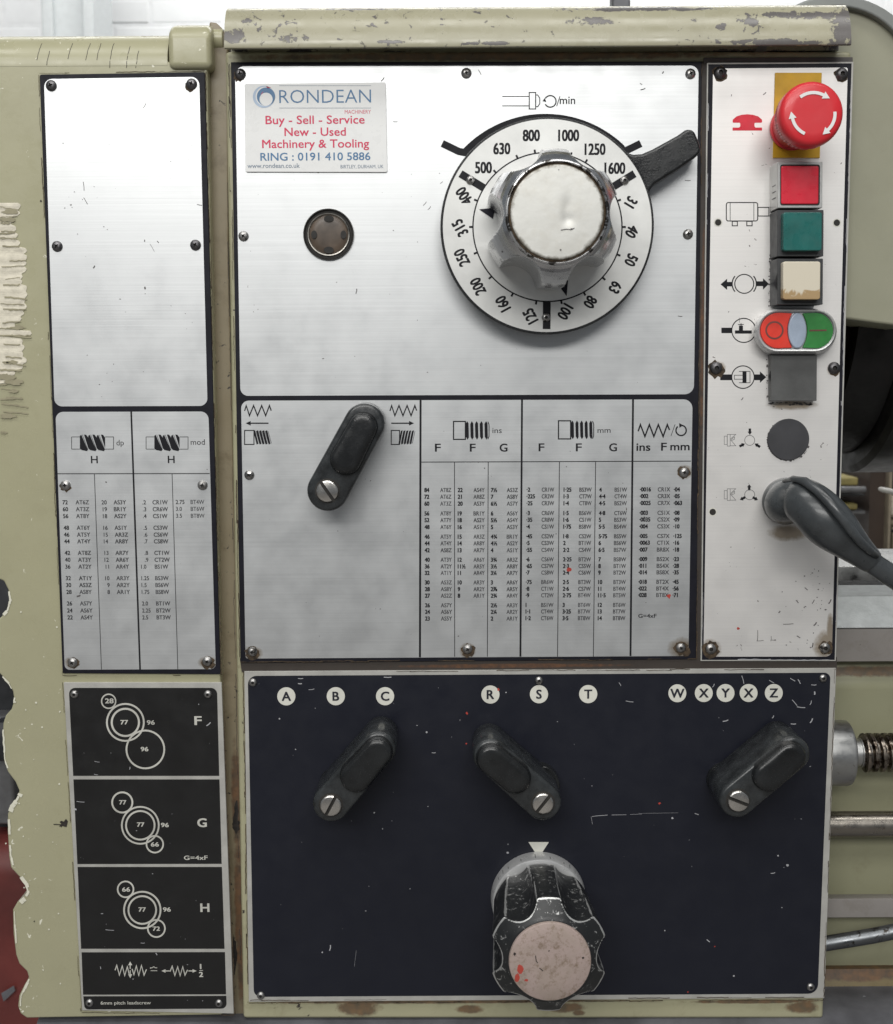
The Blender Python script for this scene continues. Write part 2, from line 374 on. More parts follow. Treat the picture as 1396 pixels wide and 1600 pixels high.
def rounded(pts, rad, n=6):
    """round the corners of an (x,z) outline; rad may be one radius or one per corner"""
    out = []; k = len(pts)
    for i in range(k):
        r = rad[i] if isinstance(rad, (list, tuple)) else rad
        p = Vector(pts[i]); a = Vector(pts[i - 1]) - p; b = Vector(pts[(i + 1) % k]) - p
        if r <= 0: out.append((p.x, p.y)); continue
        ang = a.angle(b); d = min(r / math.tan(ang / 2), a.length * .49, b.length * .49); r2 = d * math.tan(ang / 2)
        p0 = p + a.normalized() * d; p1 = p + b.normalized() * d
        c = p + (a.normalized() + b.normalized()).normalized() * (r2 / math.sin(ang / 2))
        a0 = math.atan2(p0.y - c.y, p0.x - c.x); a1 = math.atan2(p1.y - c.y, p1.x - c.x)
        da = (a1 - a0 + math.pi) % (2 * math.pi) - math.pi
        for q in range(n + 1):
            t = a0 + da * q / n; out.append((c.x + r2 * math.cos(t), c.y + r2 * math.sin(t)))
    return out
def capsule(c0, c1, r0, r1=None, n=14):
    r1 = r1 or r0; c0 = Vector(c0); c1 = Vector(c1); d = (c1 - c0); a = math.atan2(d.y, d.x)
    pts = [(c1.x + r1 * math.cos(a + t), c1.y + r1 * math.sin(a + t)) for t in [math.pi * (i / n - .5) for i in range(n + 1)]]
    pts += [(c0.x + r0 * math.cos(a + t), c0.y + r0 * math.sin(a + t)) for t in [math.pi * (i / n + .5) for i in range(n + 1)]]
    return pts
# flat print: every stroke lies a hair above the one before so no two faces share a plane
class Print:
    def __init__(s, h): s.m = MB(); s.h = h; s.k = 0
    def _h(s): s.k += 1; return s.h + (s.k % 12) * .000012
    def poly(s, px, hh=None):
        h = s._h(); s.m.add([P(a, b, h) for a, b in px], [tuple(range(len(px)))]); return s
    def wpoly(s, xz):
        h = s._h(); s.m.add([(a, -h, b) for a, b in xz], [tuple(range(len(xz)))]); return s
    def line(s, pts, wd, closed=False):
        """polyline of picture points, width in picture pixels; mitred"""
        h = s._h(); w_ = wd / 2; n = len(pts); L = []; R = []
        q = [Vector(p) for p in pts]
        for i in range(n):
            a = q[i - 1] if (i > 0 or closed) else None; b = q[(i + 1) % n] if (i < n - 1 or closed) else None
            d1 = (q[i] - a).normalized() if a is not None else None; d2 = (b - q[i]).normalized() if b is not None else None
            if d1 is None: d1 = d2
            if d2 is None: d2 = d1
            n1 = Vector((-d1.y, d1.x)); n2 = Vector((-d2.y, d2.x)); mm = (n1 + n2)
            if mm.length < 1e-3: mm = n1
            mm.normalize(); k = w_ / max(.35, mm.dot(n1))
            L.append(q[i] + mm * k); R.append(q[i] - mm * k)
        vs = [P(v.x, v.y, h) for v in L] + [P(v.x, v.y, h) for v in R]
        fs = [(i, i + 1, i + 1 + n, i + n) for i in range(n - 1)]
        if closed: fs.append((n - 1, 0, n, 2 * n - 1))
        s.m.add(vs, fs); return s
    def ring(s, cx, cy, r, wd, a0=0, a1=360, n=40):
        pts = [(cx + r * math.cos(math.radians(a0 + (a1 - a0) * i / n)), cy - r * math.sin(math.radians(a0 + (a1 - a0) * i / n))) for i in range(n + (0 if a1 - a0 >= 360 else 1))]
        return s.line(pts, wd, closed=(a1 - a0 >= 360))
    def disc(s, cx, cy, r, n=32): return s.poly([(cx + r * math.cos(2 * math.pi * i / n), cy - r * math.sin(2 * math.pi * i / n)) for i in range(n)])
    def frame(s, outer, inners):
        """outer outline with holes (all (x,z) loops), triangulated"""
        h = s._h(); bm = bmesh.new(); es = []
        for lp in [outer] + inners:
            vs = [bm.verts.new((a, -h, b)) for a, b in lp]
            es += [bm.edges.new((vs[i], vs[(i + 1) % len(vs)])) for i in range(len(vs))]
        bmesh.ops.triangle_fill(bm, edges=es, use_beauty=True); bm.verts.index_update()
        s.m.add([v.co.copy() for v in bm.verts], [tuple(v.index for v in f.verts) for f in bm.faces]); bm.free(); return s
    def build(s, name, mat, parent, label=None):
        o = s.m.build(name, mat, parent, label=label)
        return o
# lettering: queued, made in one pass at the end
TQ = []
def text(pr, s_, x, y, cap, x1=None, xs=1.0, align='L', rot=0.0, bold=0.0, h=None):
    """s_ with its baseline starting at picture point (x, y); cap height in pixels; x1 = where it ends"""
    h0 = pr._h() if h is None else h; d = bold * cap * 1.5
    offs = [(-d, -d * .6), (d, -d * .6), (-d, d * .6), (d, d * .6)] if d > 0 else [(0, 0)]
    for i, (a, b) in enumerate(offs):
        TQ.append(dict(pr=pr, s=s_, x=x + a, y=y + b, cap=cap, x1=None if x1 is None else x1 + a, xs=xs, al=align, rot=rot, bold=min(0, bold), h=h0 + i * .000004))
def flush_text():
    obs = {}
    def key(s_, b): return (s_, round(b, 3))
    for t in TQ + [dict(s='H', bold=0.0)]:
        k = key(t['s'], t['bold'])
        if k in obs: continue
        c = bpy.data.curves.new('t', 'FONT'); c.body = t['s']; c.size = 1; c.resolution_u = 3; c.offset = t['bold']; c.fill_mode = 'FRONT'
        o = bpy.data.objects.new('t', c); COL.objects.link(o); obs[k] = o
    bpy.context.view_layer.update(); dg = bpy.context.evaluated_depsgraph_get(); geo = {}
    for k, o in obs.items():
        ev = o.evaluated_get(dg); me = ev.to_mesh()
        vs = [v.co.copy() for v in me.vertices]; fs = [tuple(p.vertices) for p in me.polygons]; ev.to_mesh_clear()
        geo[k] = (vs, fs)
    for o in obs.values():
        c = o.data; bpy.data.objects.remove(o); bpy.data.curves.remove(c)
    capH = max(v.y for v in geo[key('H', 0.0)][0])
    for t in TQ:
        vs, fs = geo[key(t['s'], t['bold'])]
        if not vs: continue
        x0 = min(v.x for v in vs); x1 = max(v.x for v in vs)
        h = t['h']; k = mpp(h) ; a = P(t['x'], t['y'], h)
        sy = t['cap'] * k / capH; sx = sy * t['xs']
        if t['x1'] is not None: sx = (P(t['x1'], t['y'], h).x - a.x) / (x1 - x0)
        off = -x0 * sx
        if t['al'] == 'R': off = -x1 * sx
        if t['al'] == 'C': off = -(x0 + x1) / 2 * sx
        yo = -capH * sy / 2 if t['al'] == 'C' else 0
        ca, sa = math.cos(t['rot']), math.sin(t['rot']); out = []
        for v in vs:
            lx, ly = v.x * sx + off, v.y * sy + yo
            out.append((a.x + lx * ca - ly * sa, -h, a.z + lx * sa + ly * ca))
        t['pr'].m.add(out, fs)
REG = []
def sym(name, mat, parent, h):
    pr = Print(h); REG.append((pr, name, mat, parent)); return pr
def word(name, mat, parent, h, *a, **k):
    pr = sym(name, mat, parent, h); text(pr, *a, **k); return pr
# irregular grime / chips as flat marks
def blob(pr, cx, cy, r, jag=.3, n=16, sx=1, sy=1):
    pr.poly([(cx + sx * r * (1 + jag * random.uniform(-1, 1)) * math.cos(2 * math.pi * i / n), cy + sy * r * (1 + jag * random.uniform(-1, 1)) * math.sin(2 * math.pi * i / n)) for i in range(n)])

# ================================================================== the setting
def struct(o): o['kind'] = 'structure'; return o
fl = MB(); fl.box(-5, 5, -8, 3.2, -1.26, -1.2); struct(fl.build('floor', M['floor']))
wl = MB(); wl.box(-5, 5, 3.008, 3.2, -1.2, 3.4); wall = struct(wl.build('wall', M['mortar']))
bm0 = MB(); bm0.box(-.105, .105, 3.0, 3.03, -.031, .031)
b0 = bm0.build('brick', M['wall'], wall, bev=.003, seg=1)
W[b0] = Vector((0, 3.015, 0))
rows = []
for r in range(-2, 18):
    z = .55 + r * .075
    for c in range(-9, 10):
        x = c * .22 + (.11 if r % 2 else 0)
        if -1.55 < x < 1.75 and .70 < z < 1.45: rows.append((x, z))
for i, (x, z) in enumerate(rows):
    o = b0 if i == 0 else b0.copy()
    if i: COL.objects.link(o); o.parent = wall
    o.location = Vector((x + random.uniform(-.001, .001), 3.0 + .0205 + random.uniform(-.002, .002), z)) - W[wall]
pl = empty('steel_pillar', (P(105, 300, -2.6).x, 2.6, -1.2), 'pale grey steel pillar against the white wall, behind the gear cover', 'pillar')
a, b = P(66, 50, -2.6).x, P(147, 50, -2.6).x
MB().box(a + .02, b - .02, 2.62, 2.78, -1.2, 3.2).build('web', M['pillarm'], pl)
MB().box(a, a + .03, 2.60, 2.80, -1.2, 3.2).build('flange', M['pillarm'], pl, bev=.004)
MB().box(b - .03, b, 2.60, 2.80, -1.2, 3.2).build('flange', M['pillarm'], pl, bev=.004)

# storage shelf seen through the gap under the chuck
Y = -1.1
sh = empty('storage_shelf', (P(1360, 800, Y).x, -Y, -1.2), 'dark brown storage shelving with pale posts, seen in the gap under the chuck', 'shelf')
def pbox(name, x0, y0, x1, y1, h, dep, mat, par, **k):
    a = P(x0, y1, h); b = P(x1, y0, h); return MB().box(a.x, b.x, -h, -h + dep, a.z, b.z).build(name, mat, par, **k)
pbox('back_panel', 1250, 690, 1520, 960, Y - .38, .02, M['dark'], sh)
pbox('side_panel', 1353, 690, 1388, 960, Y, .36, M['wood'], sh)
pbox('post', 1388, 690, 1393, 960, Y + .02, .03, M['post'], sh, bev=.002)
pbox('shelf_board', 1270, 798, 1352, 803, Y, .36, M['grey_tube'], sh)
pbox('shelf_board', 1394, 803, 1500, 808, Y, .36, M['post'], sh)
pbox('shelf_board', 1394, 823, 1500, 827, Y, .36, M['post'], sh)
pbox('shelf_board', 1270, 772, 1352, 775, Y, .36, M['dark'], sh)
o = pbox('storage_box', 1300, 746, 1342, 759, Y, .2, M['olive_box'], None, bev=.003); tag(o, 'olive yellow box on the shelf, in the gap under the chuck', 'box')
o = pbox('storage_box', 1300, 787, 1341, 797, Y, .2, M['olive_box'], None, bev=.003); tag(o, 'dull olive box low on the shelf, half hidden by the grey sleeve', 'box')
a = P(1290, 765, Y + .03); b = P(1352, 765, Y + .03)
tag(MB().tube([a, b], [.005, .005], 16).build('grey_tube', M['grey_tube'], smooth=40), 'grey tube lying in front of the yellow box on the shelf', 'tube')
a = P(1375, 764, -.55); b = P(1420, 774, -.5)
tag(MB().tube([a, a.lerp(b, .1), b], [.0022, .0030, .0030], 14).build('white_rod', M['white_rod'], smooth=60), 'short white rod end poking out below the chuck', 'rod')
for (x0, y0, x1, y1), jl in (((1392.5, 812, 1402, 822), 'small pale jar on the upper shelf behind the cable'), ((1394, 833, 1403, 860), 'tall pale jar low on the shelf behind the cable')):
    o = pbox('storage_jar', x0, y0, x1, y1, Y + .0, .06, M['post'], None, bev=.004); tag(o, jl, 'jar')

# neighbouring machine behind, lower left
nb = empty('neighbouring_machine', (P(10, 1400, -.35).x, .35, -1.2), 'out of focus red and black machine beyond the scalloped edge of the gear cover', 'machine')
pbox('body', -60, 860, 75, 1330, -.42, .3, M['darkmach'], nb, bev=.02)
pbox('base', -90, 1325, 100, 1720, -.36, .45, M['redmach'], nb, bev=.03)
a = P(12, 1150, -.38); MB().rev(a, 'Y', [(0, .02), (.02, .02), (.024, .015)], 24).build('handwheel', M['darkmach'], nb, smooth=40)
pbox('bracket', -20, 1120, 16, 1290, -.39, .03, M['grey_tube'], nb, bev=.004)
pr = MB(); pr.add([P(2, 1552, -.355), P(22, 1540, -.355), P(24, 1548, -.355), P(6, 1565, -.355)], [(0, 1, 2, 3)]); pr.build('bare_patch', M['tray'], nb)

# ================================================================== lathe bed, shafts, chuck (right-hand side)
bed = empty('lathe_bed', (.5, .1, -1.2), 'lathe bed with bright ground way over cream casting, right of the headstock', 'lathe bed')
XL, XR = .225, 1.1
def extr(name, prof, mat, par, x0=XL, x1=XR, **k):
    n = len(prof); mb = MB(); mb.add([(x0, -h, z) for h, z in prof] + [(x1, -h, z) for h, z in prof],
        [tuple(range(n)), tuple(range(n, 2 * n))] + [(i, (i + 1) % n, (i + 1) % n + n, i + n) for i in range(n)])
    return mb.build(name, mat, par, **k)
Zp = lambda y, h: P(1350, y, h).z
extr('front_way', [(-.072, Zp(931, -.072)), (-.050, Zp(981, -.050)), (-.052, Zp(982, -.052)), (-.12, Zp(982, -.052)), (-.12, Zp(931, -.072))], M['way'], bed, bev=.0006, seg=1)
extr('way_side', [(-.051, Zp(982.5, -.051)), (-.051, Zp(1034, -.051)), (-.12, Zp(1034, -.051)), (-.12, Zp(982.5, -.051))], M['steel_dull'], bed, bev=.0006, seg=1)
extr('casting', [(-.066, Zp(1035, -.051)), (-.060, Zp(1062, -.06)), (-.056, Zp(1078, -.056)), (-.056, Zp(1513, -.056)), (-.2, Zp(1513, -.056)), (-.2, Zp(1035, -.051))], M['bed'], bed, bev=.0015)
extr('oily_ledge', [(-.050, Zp(1514, -.05)), (-.044, Zp(1545, -.044)), (-.12, Zp(1545, -.044)), (-.12, Zp(1514, -.05))], M['ledge'], bed)
extr('rear_way', [(-.30, Zp(860, -.30)), (-.24, Zp(885, -.24)), (-.24, Zp(912, -.24)), (-.31, Zp(912, -.24)), (-.31, Zp(860, -.3))], M['steel'], bed, bev=.0008, seg=1)
extr('gap_shade_sheet', [(-.20, Zp(913, -.20)), (-.20, Zp(1010, -.2)), (-.22, Zp(1010, -.2)), (-.22, Zp(913, -.2))], M['dark'], bed)  # near-black sheet added for the shade in the gap between the ways
extr('coolant_strip', [(-.040, Zp(1546, -.04)), (-.030, Zp(1566, -.03)), (-.12, Zp(1566, -.03)), (-.12, Zp(1546, -.04))], M['blue'], bed)
pr = Print(-.0297)
for i in range(60): blob(pr, random.uniform(1296, 1400), random.gauss(1563, 2.5), random.uniform(.8, 2.6), .5, 8, 1.5, .8)
pr.build('dried_splashes', M['scratch'], bed)['kind'] = 'stuff'
extr('chip_tray', [(-.005, Zp(1567, -.02)), (.03, Zp(1660, .03)), (-.15, Zp(1660, .03)), (-.15, Zp(1567, -.02))], M['tray'], None, x0=-.3, bev=.001)
tag(bpy.data.objects['chip_tray'], 'dull grey metal tray under the right end of the machine', 'tray')

cz = Zp(1176, -.028); cx0 = P(1285, 1176, -.028).x
ls = empty('leadscrew', (cx0, .028, cz), 'threaded leadscrew with its steel collar, uppermost shaft right of the dark blue panel', 'shaft')
xe = P(1343, 1176, -.005).x
MB().rev((cx0, .028, cz), 'X', [(0, .0238), (xe - cx0 - .003, .0238), (xe - cx0 - .001, .0232), (xe - cx0, .0215)], 64).build('collar', M['steel'], ls, smooth=35)
MB().rev((xe, .028, cz), 'X', [(-.002, .0105), (.004, .0105), (.0042, .0100), (.0075, .0100), (.0078, .0108), (.02, .0108)], 40).build('journal', M['steel'], ls, smooth=35)
th_ = MB(); seg = 40; nx = 1150; x0 = xe + .0085; pitch = .0056; L = .72; vs = []
for k in range(nx):
    x = x0 + L * k / (nx - 1)
    for i in range(seg):
        a = 2 * math.pi * i / seg; ph = ((x - x0) / pitch - i / seg) % 1.0
        tri = min(1, max(0, (abs(ph - .5) * 2 - .28) / .22)); fade = min(1, (x - x0) / .002)
        r = .0108 + .0034 * tri * fade
        vs.append((x, .028 + r * math.cos(a), cz + r * math.sin(a)))
th_.add(vs, [(k * seg + i, k * seg + (i + 1) % seg, (k + 1) * seg + (i + 1) % seg, (k + 1) * seg + i) for k in range(nx - 1) for i in range(seg)] + [tuple(range(seg)), tuple(range((nx - 1) * seg, nx * seg))])
th_.build('thread', chrome_mat('oily_thread_steel', (.26, .225, .19), .3, .60, (.05, .035, .025)), ls, smooth=40)
c = P(1270, 1288, -.028)
MB().rev(c, 'X', [(0, .0094), (.08, .0094), (.5, .0094)], 48).build('feed_shaft', chrome_mat('stained_shaft', (.36, .33, .29), .28, .70, (.14, .10, .07)), smooth=40)
tag(bpy.data.objects['feed_shaft'], 'smooth round steel feed shaft below the threaded leadscrew', 'shaft')
o = extr('control_bar', [(-.046, Zp(1397, -.046)), (-.030, Zp(1404, -.030)), (-.030, Zp(1434, -.030)), (-.046, Zp(1434, -.030))], M['steel_dull'], None, x0=.26, x1=1, bev=.0005, seg=1)
tag(o, 'flat square-edged grey bar between the feed shaft and the bent pipe', 'bar')
pp = [P(1270, 1477, -.02), P(1292, 1474, -.02), P(1330, 1468, -.018), P(1365, 1462, -.016), P(1400, 1455, -.014), P(1460, 1438, -.01)]
tag(MB().tube(pp, [.0055] * 6, 20).build('coolant_pipe', chrome_mat('dirty_pipe', (.20, .21, .22), .36, .68, (.05, .045, .04)), smooth=60), 'thin dark steel pipe rising to the right near the foot of the panel', 'pipe')

ck = empty('chuck', (.338, .2, .081), 'dark steel chuck and flange half hidden behind the right edge of the headstock', 'chuck')
MB().rev((0, .2, .081), 'X', [(.20, .138), (.296, .138), (.300, .135)], 96).build('spindle_flange', M['chuckf'], ck, smooth=30)
MB().rev((0, .2, .081), 'X', [(.300, .13), (.3005, .150), (.333, .152), (.334, .14)], 96).build('back_plate', M['chuckb'], ck, smooth=30)
MB().rev((0, .2, .081), 'X', [(.334, .15), (.335, .163), (.3385, .168), (.372, .168), (.373, .1655), (.375, .1655), (.376, .168), (.46, .168)], 96).build('chuck_body', M['chuckm'], ck, smooth=30)
a = Vector((.2, 0, 0))
# guard beside the cover
hg = -.012
gd = empty('chuck_guard', (P(1330, 500, hg).x, -hg, P(1330, 500, hg).z), 'cream rounded guard over the chuck with a grey worn rim, at the top right', 'guard')
arc = [(1415, 640), (1396 + 6, 230), (1396, 120)]
out = [(1396 + 30, 512), (1430, 160)] + [(1308 + 122 * math.cos(math.radians(t)), 118 - 112 * math.sin(math.radians(t))) for t in range(0, 181, 12)] + [(1186, 500)] + [(1230, 492), (1327, 499), (1370, 505)]
MB().prism(XZ(out, hg), hg, hg - .2).build('guard_panel', M['guard'], gd, bev=.002)
ro = [(1308 + 136 * math.cos(math.radians(t)), 118 - 126 * math.sin(math.radians(t))) for t in range(-4, 185, 6)]
ri = [(1308 + 116 * math.cos(math.radians(t)), 118 - 108 * math.sin(math.radians(t))) for t in range(-4, 185, 6)]
hr = hg + .006
MB().prism(XZ(ro + ri[::-1], hr), hr, hr - .21).build('guard_rim', M['rim'], gd, bev=.0015)

# ================================================================== gear cover (left door)
gc = empty('gear_cover', (P(180, 1590).x, 0, P(180, 1590).z), 'cream gear cover at the left with scalloped edge and a black gear diagram plate', 'machine cover')
edge = [(-8, 905), (8, 912), (14, 928), (13, 948), (4, 964), (-9, 972)]
jag = [(-20, 96), (-20, 900), (-6, 903), (6, 908), (13, 922), (15, 938), (10, 955), (0, 966), (-12, 972), (-14, 1044), (0, 1053), (12, 1066), (20, 1080), (22, 1094), (18, 1108), (9, 1118), (5, 1130), (4, 1155), (6, 1188), (12, 1206),
       (24, 1222), (30, 1236), (27, 1248), (18, 1258), (12, 1272), (12, 1300), (14, 1338), (17, 1356), (28, 1368), (38, 1378), (43, 1392), (38, 1402), (27, 1410), (20, 1422), (21, 1460), (25, 1492), (30, 1506), (42, 1518), (45, 1528), (38, 1540), (30, 1556), (28, 1572), (32, 1584), (42, 1591),
       (347, 1586), (352, 1578), (345, 1066), (337, 700), (330, 400), (324, 96)]
MB().prism(XZ(jag, 0), 0, -.2).build('cover_panel', M['door'], gc, bev=.0012, seg=3)
z0 = P(100, 96, 0).z
prof = [(.00015, z0 - .0030), (.00015, z0 + .0005), (-.0006, z0 + .004), (-.0025, z0 + .0085), (-.006, z0 + .0135), (-.0105, z0 + .0175), (-.017, z0 + .0205), (-.03, z0 + .0215), (-.2, z0 + .0215), (-.2, z0 + .0001)]
extr('rolled_top', prof, M['door'], gc, x0=P(-20, 96).x, x1=P(262, 96).x, smooth=40)
# hinge block
zt, zb = P(295, 29, .004).z, P(295, 107, .004).z
hp = [(.004, zb), (.004, zt - .013), (.002, zt - .007), (-.003, zt - .003), (-.010, zt - .0005), (-.02, zt), (-.1, zt), (-.1, zb)]
extr('hinge_block', hp, M['door'], gc, x0=P(262, 70, .004).x, x1=P(330, 70, .004).x, bev=.0042, seg=4)
# scraped patch of bare filler
strokes = [(33, 322), (31, 333), (20, 345), (26, 357), (28, 368), (32, 380), (42, 392), (43, 402), (42, 411), (42, 421), (36, 431), (35, 440), (43, 450), (44, 460), (40, 470), (43, 479), (38, 489), (34, 498), (24, 508), (50, 520), (36, 533), (39, 543), (37, 553), (42, 563), (36, 573), (24, 583), (12, 594), (26, 604), (38, 616), (46, 628), (48, 639), (16, 649), (8, 660), (14, 672), (8, 684)]
pf = MB(); right = []
for k in range(0, 121):
    y = 317 + k * 2.35
    xe_ = 6
    for sx_, sy_ in strokes:
        d = abs(y - sy_) / 5.6
        if d < 1: xe_ = max(xe_, sx_ - 5.5 * d ** 2.4 + random.uniform(-.7, .7))
    if 590 < y < 600: xe_ = min(xe_, 10)
    right.append((xe_ + random.uniform(-.6, .6), y))
wv_ = [P(a, b).xz for a, b in right]; back = [P(-24 + 0 * b, b).xz for a, b in right]
n = len(wv_)
vs = [(v.x, -.00035, v.y) for v in wv_] + [(v.x, -.00045 - .0002 * math.sin(i * .9), v.y) for i, v in enumerate([P(a - 7, b).xz for a, b in right])] + [(v.x, -.0004, v.y) for v in back] + [(v.x, -.0001, v.y) for v in wv_]
fs = []
for i in range(n - 1):
    fs += [(i, i + 1, n + i + 1, n + i), (n + i, n + i + 1, 2 * n + i + 1, 2 * n + i), (i, 3 * n + i, 3 * n + i + 1, i + 1)]
pf.add(vs, fs); pf.build('bare_filler_patch', M['bare'], gc, label='scraped patch of bare beige filler')
pr = Print(.00085)  # olive strokes paint in the shadows along the scraped edges
for i, (xe_, y) in enumerate(strokes):
    for rpt in range(2):
        if random.random() < .62:
            x0_ = random.uniform(-2, max(2, xe_ - 26)); x1_ = xe_ - random.uniform(1, 5); n_ = 8
            if x1_ - x0_ < 8: continue
            yy = y + 5.2 + rpt * 1.8 * random.uniform(-1, 1); sl = random.uniform(-.12, .18)
            pr.line([(x0_ + (x1_ - x0_) * k / (n_ - 1), yy + sl * (x0_ + (x1_ - x0_) * k / (n_ - 1) - 20) + random.uniform(-.8, .8)) for k in range(n_)], random.uniform(.7, 2.6))
for (x, y, r, sx) in ((16, 331, 4, 3), (12, 343, 4, 3), (24, 597, 4, 3.4), (8, 590, 5, 3), (14, 650, 4, 3), (28, 512, 3, 3.5), (18, 566, 3, 3), (22, 611, 2.5, 3)): blob(pr, x, y, r, .4, 18, sx, 1)
pr.build('scrape_shadow_strokes', plain('scrape_shadow', (.33, .30, .20), .7), gc)
# chipped light edge along scallops and paint cracks on the rolled top
pr = Print(.0004)
def edgechip(pts, w0):
    i = 0
    while i < len(pts) - 1:
        k = random.randint(2, 4); seg_ = pts[i:i + k + 1]; w1 = w0 * random.uniform(.35, 1.15)
        if random.random() < .88 and len(seg_) > 1: pr.line([(x + 1.4 + w1 * .3 + random.uniform(-.4, .4), y) for x, y in seg_], w1)
        i += k
for sgm, w0 in (([(12, 924), (14, 938), (10, 953), (1, 963)], 4.5), ([(2, 1057), (12, 1068), (18, 1078)], 3), ([(21, 1090), (20, 1100)], 5), ([(3, 1140), (4, 1160), (6, 1186), (11, 1204)], 3), ([(29, 1240), (24, 1250), (16, 1260), (12, 1270)], 7), ([(12, 1280), (13, 1310), (15, 1336), (19, 1356)], 4), ([(30, 1370), (39, 1382), (42, 1394), (36, 1404), (27, 1412)], 6.5), ([(21, 1424), (22, 1450), (25, 1490)], 3), ([(44, 1530), (38, 1542), (31, 1556), (30, 1572), (35, 1584)], 4)):
    dense = []
    for i in range(len(sgm) - 1):
        for k in range(5): t = k / 5; dense.append((sgm[i][0] * (1 - t) + sgm[i + 1][0] * t, sgm[i][1] * (1 - t) + sgm[i + 1][1] * t))
    edgechip(dense, w0)
for i in range(26): blob(pr, random.uniform(8, 95), random.uniform(920, 1560), random.uniform(.6, 1.6), .4, 7)
pr.build('chipped_edge_marks', M['chipwhite'], gc)
pr = Print(.0003)
for (x, y, s_) in ((64, 314, 1.3), (100, 1287, 6), (54, 1440, 1.2), (96, 1290, 2)): blob(pr, x, y, s_, .5, 12)
pr.line([(84, 1288), (94, 1288.5)], 1.4)
pr.build('dark_chips', M['grime_dk'], gc)
cr = MB()
for (x, ya, yb) in ((64, 66, 96), (79, 80, 104), (112, 66, 94), (140, 66, 96), (157, 66, 96), (177, 66, 108), (203, 72, 108), (218, 80, 108)):
    pts = []
    for k in range(9):
        t = k / 8; y = ya + (yb - ya) * t; zz = P(x, y, -.003).z
        # follow the roll
        def hz(z):
            for (h0, za), (h1, zb2) in zip(prof, prof[1:]):
                if za <= z <= zb2: return h0 + (h1 - h0) * (z - za) / max(1e-9, zb2 - za)
            return 0 if z < z0 else -.03
        pts.append(Vector((P(x, y, -.003).x + random.uniform(-.0002, .0002) - .0015 * t, -hz(zz) - .00006, zz)))
    wv = .0002
    n = len(pts); cr.add([p + Vector((-wv, 0, 0)) for p in pts] + [p + Vector((wv, 0, 0)) for p in pts], [(i, i + 1, i + 1 + n, i + n) for i in range(n - 1)])
cr.build('paint_cracks', M['grime_dk'], gc)

# ================================================================== headstock
hs = empty('lathe_headstock', (P(800, 1592).x, 0, P(800, 1592).z), 'cream lathe headstock with aluminium and dark blue plates, knobs, levers and push buttons', 'lathe headstock')
MB().prism(XZ([(352, 80), (1331, 80), (1287, 1592), (380, 1592)], -.001), -.001, -.32).build('body', M['headcream'], hs, bev=.0025, seg=3)
# flange strip between cover and headstock
hf = -.010
MB().prism(XZ([(327, 33), (338, 35), (346, 42), (353, 54), (357, 70), (358, 400), (379, 1300), (384, 1620), (352, 1620), (327, 400)], hf), hf, -.2).build('side_flange', M['flange'], hs, bev=.0015)
c = P(341, 60, hf); MB().rev((c.x - .0055, c.y + .0035, c.z), 'X', [(0, .0065), (.0005, .007), (.0085, .007), (.0090, .0065)], 32).build('flange_pin', M['door'], hs, smooth=40)
a = P(957, 30, -.25); b = P(986, -40, -.25); bk = MB().box(a.x, b.x, .25, .27, a.z - .05, b.z).build('bracket', M['tray'], None, bev=.002); tag(bk, 'dark grey upright bracket behind the top cover', 'bracket')
# top cover
xl, xr = P(350, 40, .02).x, P(1331, 45, .02).x
zb_, zt_ = P(700, 71, .0205).z, P(700, 10.5, .003).z
A_ = (zt_ - zb_) / (1 - math.cos(math.radians(82)))
cp = [(-.32, zt_ + .0003), (-.006, zt_ + .0003)] + [(.0205 * math.sin(math.radians(t)) / math.sin(math.radians(82)), zb_ + A_ * (math.cos(math.radians(t)) - math.cos(math.radians(82)))) for t in (8, 16, 24, 32, 40, 48, 56, 64, 72, 82)]
cp += [(.0203, zb_ - .0007), (.0192, zb_ - .0010), (.0172, zb_ - .0008), (.0160, zb_ + .0060), (-.006, zb_ + .0062), (-.0062, P(700, 80, -.001).z + .0002), (-.32, P(700, 80, -.001).z + .0002)]
extr('top_cover', cp, M['cover'], hs, x0=xl, x1=xr, smooth=32, label='rounded top cover with paint worn through at the right end')
# joints
MB().prism(XZ([(1096, 96), (1106, 96), (1096, 1036), (1087, 1036)], .0003), .0003, -.0008).build('joint_strip', M['gasket'], hs)
MB().prism(XZ([(375, 1029), (1308, 1027), (1308, 1046), (378, 1050)], .0005), .0005, -.0008).build('joint_strip', M['gasket'], hs)
# narrow dark lip under the top cover
MB().prism(XZ([(1100, 90), (1333, 89), (1333, 99), (1100, 99)], .0005), .0005, -.0009).build('top_lip', plain('dark_lip', (.10, .09, .085), .55, .2), hs, bev=.0004)

# ---- screws
def screw_mesh(name, R, kind, mat):
    mb = MB(); seg = 24
    def rf(a, k):
        if k in (4, 5):
            if kind == 'hex': return 1 / max(math.cos(((a + math.pi / 6) % (math.pi / 3)) - math.pi / 6), .5) * .92
            return .62 + .55 * abs(math.cos(2 * a)) ** 3
        return 1
    mb.rev((0, 0, 0), 'Y', [(0, R), (R * .16, R), (R * .42, R * .86), (R * .62, R * .55), (R * .66, R * .38), (R * .25, R * .34)], seg, rf)
    me_o = mb.build(name, mat, None, loc=(0, 0, 0), smooth=50)
    me_o.data.materials.append(M['slot'])
    f = me_o.data.polygons[len(me_o.data.polygons) - 1]; f.material_index = 1
    for p in me_o.data.polygons:
        if abs(p.center.y + R * .455) < R * .1 and Vector((p.center.x, 0, p.center.z)).length < R * .42: p.material_index = 1
    me = me_o.data; bpy.data.objects.remove(me_o); return me
R0 = 8.3 * mpp()
